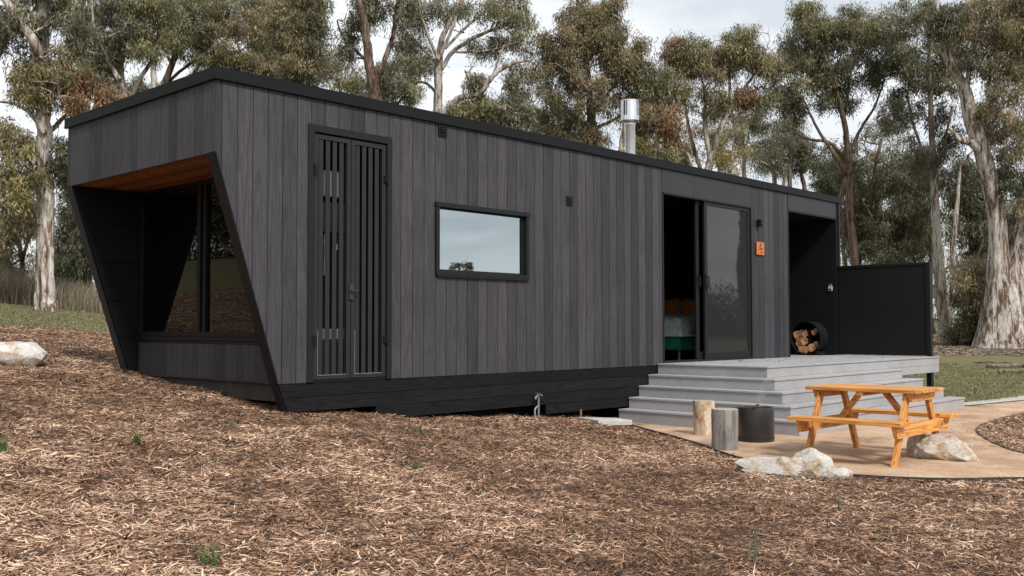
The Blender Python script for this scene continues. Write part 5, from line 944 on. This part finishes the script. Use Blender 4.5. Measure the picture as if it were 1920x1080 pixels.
# farther, thinner trees seen through the gaps
BK = [(1680,520,'dark shrubby gum directly over the middle seam of the privacy screen',40,'dark',DK,(1690,450,60,45,16)),(1610,500,'dark shrubby gum over the inner end of the privacy screen',39,'dark',BR,(1612,400,45,60,16)),(1745,560,'dense dark gum behind the pale pair of trunks',41,'dark',DK,(1730,350,45,80,18)),(1560,380,'dark low gum beside the right roof end',41,'dark',DK,(1565,330,40,45,12)),(1480,330,'grey leaved gum low over the plaque end of the roof',43,'grey',BR,(1475,270,45,50,12)),(1885,600,'dark gum filling the gap behind the huge leaning trunk',40,'dark',DK,(1890,420,40,110,20)),(1350,310,'brown gum behind the pale V shaped trunks',42,'brown',BR,(1350,250,50,45,10)),
      (1452,330,'slim pale gum left of the green crowned one, low over the roof',45,'dark',PL,(1452,240,45,45,14)),(1508,350,'thin gum behind the header panels above the alcove',44,'dark',BR,(1505,290,38,38,12)),(1556,360,'slight dark gum just left of the roof end',42,'dark',DK,(1548,310,30,40,9)),(1395,320,'thin grey gum right of the pale V shaped trunks',46,'grey',PL,(1392,250,30,40,8)),
      (1180,290,'faint gum behind the steel flue base',46,'dark',BR,(1190,230,30,35,6)),(1010,270,'small brown gum left of the broad middle crown',44,'brown',BR,(1010,225,35,30,9)),(255,215,'thin gum glimpsed over the left roof edge',45,'dark',DK,(262,165,40,26,8)),(425,180,'thin gum glimpsed behind the slanted roof corner',46,'grey',BR,(425,140,55,20,10)),(520,190,'faint low gum behind the roof above the first boards',44,'dark',DK,(530,140,50,30,12)),
      (1730,520,'grey far gum over the privacy screen, nearer its outer post',44,'grey',PL,(1725,420,35,60,12)),(1585,500,'pale far gum right against the cabin end trim',40,'olive',PL,(1592,420,20,45,7)),(1850,600,'far gum seen in the gap left of the huge leaning trunk',48,'dark',PL,(1848,520,22,50,9)),(1290,320,'little gum between the flue and the pale V trunks',44,'gold',PE,(1272,290,30,25,8)),(1470,350,'tiny far gum with grey leaves just over the roof near the alcove',50,'grey',PL,(1440,300,40,25,10)),
      (885,250,'low far gum right above the small window roofline',42,'dark',BR,(880,225,60,18,8)),(1060,290,'short far gum low left of the middle trunk',44,'dark',BR,(1040,250,40,22,8)),(20,560,'far dark gum behind the dry stalks at left edge',34,'dark',DK,(5,530,30,30,8)),(120,560,'far dark gum between the two left trunks',36,'dark',DK,(118,480,20,50,10)),(1640,520,'far olive gum over the middle of the privacy screen',43,'olive',BR,(1645,300,50,80,14))]
for i, (px, py, lab, d_, pal, bm_, bl) in enumerate(BK):
    tr_ = [(px, py, 8), (px+random.uniform(-8, 8), (py+bl[1])/2, 6), (bl[0], bl[1], 4)]; t2 = [(px+random.uniform(-6, 6), (py*.6+bl[1]*.4), 4), (bl[0]-bl[2]*.4, bl[1], 2), (bl[0]-bl[2]*.5, bl[1]-bl[3]*.4, 1)]; t3 = [(px, (py*.5+bl[1]*.5), 5), (bl[0]+bl[2]*.4, bl[1], 2), (bl[0]+bl[2]*.5, bl[1]-bl[3]*.4, 1)]
    tree('gum_tree', lab, d_, [tr_, t2, t3], [(*bl, pal)], bm_, 100+i, dens=1.3, group='thin gums farther back in the wood')
# far wood: leaf masses low on the horizon, nobody could count them
def far_wood():
    rg = np.random.default_rng(77); Vs = []; Fs = []; Cs = []; fo = 0
    for px in np.arange(-250, 2200, 7.0):
        if 230 < px < 1540 and rg.random() < .6: continue
        for _ in range(2):
            d_ = rg.uniform(50, 75); top = 470-40*math.sin(px*.004)-60*(px > 1500)+30*(px < 300); p = W(px+rg.uniform(-8, 8), 560, d_); z0 = float(terrain(p[0], p[1])); hh = (613-top)/FPX*d_
            n_ = 7; C = np.stack([p[0]+rg.normal(0, .8, n_), p[1]+rg.normal(0, .8, n_), z0+rg.random(n_)*max(1.5, hh)], 1); pal = ['dark', 'dark', 'grey', 'brown'][rg.integers(0, 4)]
            V, F, c_ = leaves_at(C, .35, 34, rg, PAL[pal], .30); Vs.append(V); Fs.append(F+fo); Cs.append(c_); fo += len(V)
    tag(np_mesh('far_wood', np.concatenate(Vs), np.concatenate(Fs), M['leaf'], colr=np.concatenate(Cs)), 'distant dark wood closing the horizon behind all the trees', 'wood', kind='stuff')
far_wood()
def side_wood(a0, a1, c, r0, r1, hh, n_, name_label, seed):
    rg = np.random.default_rng(seed); Vs = []; Fs = []; Cs = []; fo = 0
    for _ in range(n_):
        a = rg.uniform(a0, a1); r = rg.uniform(r0, r1); x = c[0]+math.sin(a)*r; y = c[1]+math.cos(a)*r; z0 = float(terrain(x, y)); C = np.stack([x+rg.normal(0, .5, 10), y+rg.normal(0, .5, 10), z0+rg.random(10)*hh*rg.uniform(.6, 1.1)], 1)
        V, F, c_ = leaves_at(C, .35, 26, rg, PAL[['dark', 'dark', 'grey'][rg.integers(0, 3)]], .28); Vs.append(V); Fs.append(F+fo); Cs.append(c_); fo += len(V)
    tag(np_mesh('side_wood', np.concatenate(Vs), np.concatenate(Fs), M['leaf'], colr=np.concatenate(Cs)), name_label, 'wood', kind='stuff')
side_wood(-.85, -.25, (.7, 1.), 25, 33, 7.5, 300, 'dark wood beyond the grass on the left side, mirrored in the recessed window', 5)
side_wood(1.98, 2.25, (7.7, 0), 32, 38, 2.6, 90, 'dark scrub across the clearing at right, mirrored in the sliding door', 6)
# trees on the other sides of the clearing, seen in the glass
def tree_copy(src, x, y, sc_, rz, label):
    r = src.copy(); COL.objects.link(r); z = float(terrain(x, y)); r.location = (x, y, z); r.scale = (sc_,)*3; r.rotation_euler = (0, 0, rz); r['label'] = label; r['group'] = 'gum trees on the other sides of the clearing'
    for ch in src.children: c_ = ch.copy(); COL.objects.link(c_); c_.parent = r
SRC = [o for o in COL.objects if o.parent is None and o.get('category') == 'tree']
RF = [(10, 34, -15, 1.15, 1.0, 'gum reflected at the left of the sliding door glass'), (13, 30, -21, 1.2, 2.2, 'gum reflected at the right of the sliding door glass'), (1, 31, -16.5, 1.3, 2.2, 'dark gum reflected low in the sliding door glass'), (17, 35, -19, 1.3, .2, 'dark low gum reflected across the sliding door glass'),
 (6, 36, -41, .50, 0, 'tiny gum reflected at lower left of the small window'), (9, 41, -44, .47, 1, 'tiny bare gum reflected low in the small window'), (8, 46, -46, .46, 2, 'tiny gum reflected low in the middle of the small window')]
for k_, (si, dx) in enumerate([(10, -15), (1, -13.2), (5, -11.6), (13, -10.2), (16, -17), (10, -8.6), (17, -19)]):
    RF.append((si, dx, 25+k_ % 3*1.5, 1.25, k_*1.3, ['broad brown gum', 'dark bushy gum', 'dense brown gum', 'green crowned gum', 'low dark gum', 'second broad brown gum', 'low understorey gum'][k_]+' of the dark row reflected in the recessed window'))
for si, x, y, s_, rz, lab in RF: tree_copy(SRC[si], x, y, s_, rz, lab)

# ------------------------------------------------------------------ scale survey units to metres, once
for o in list(COL.objects):
    if o.parent is None and o.type in ('MESH', 'EMPTY'):
        o.location = Vector(o.location)*S; o.scale = Vector(o.scale)*S
    if 'org' in o: del o['org']
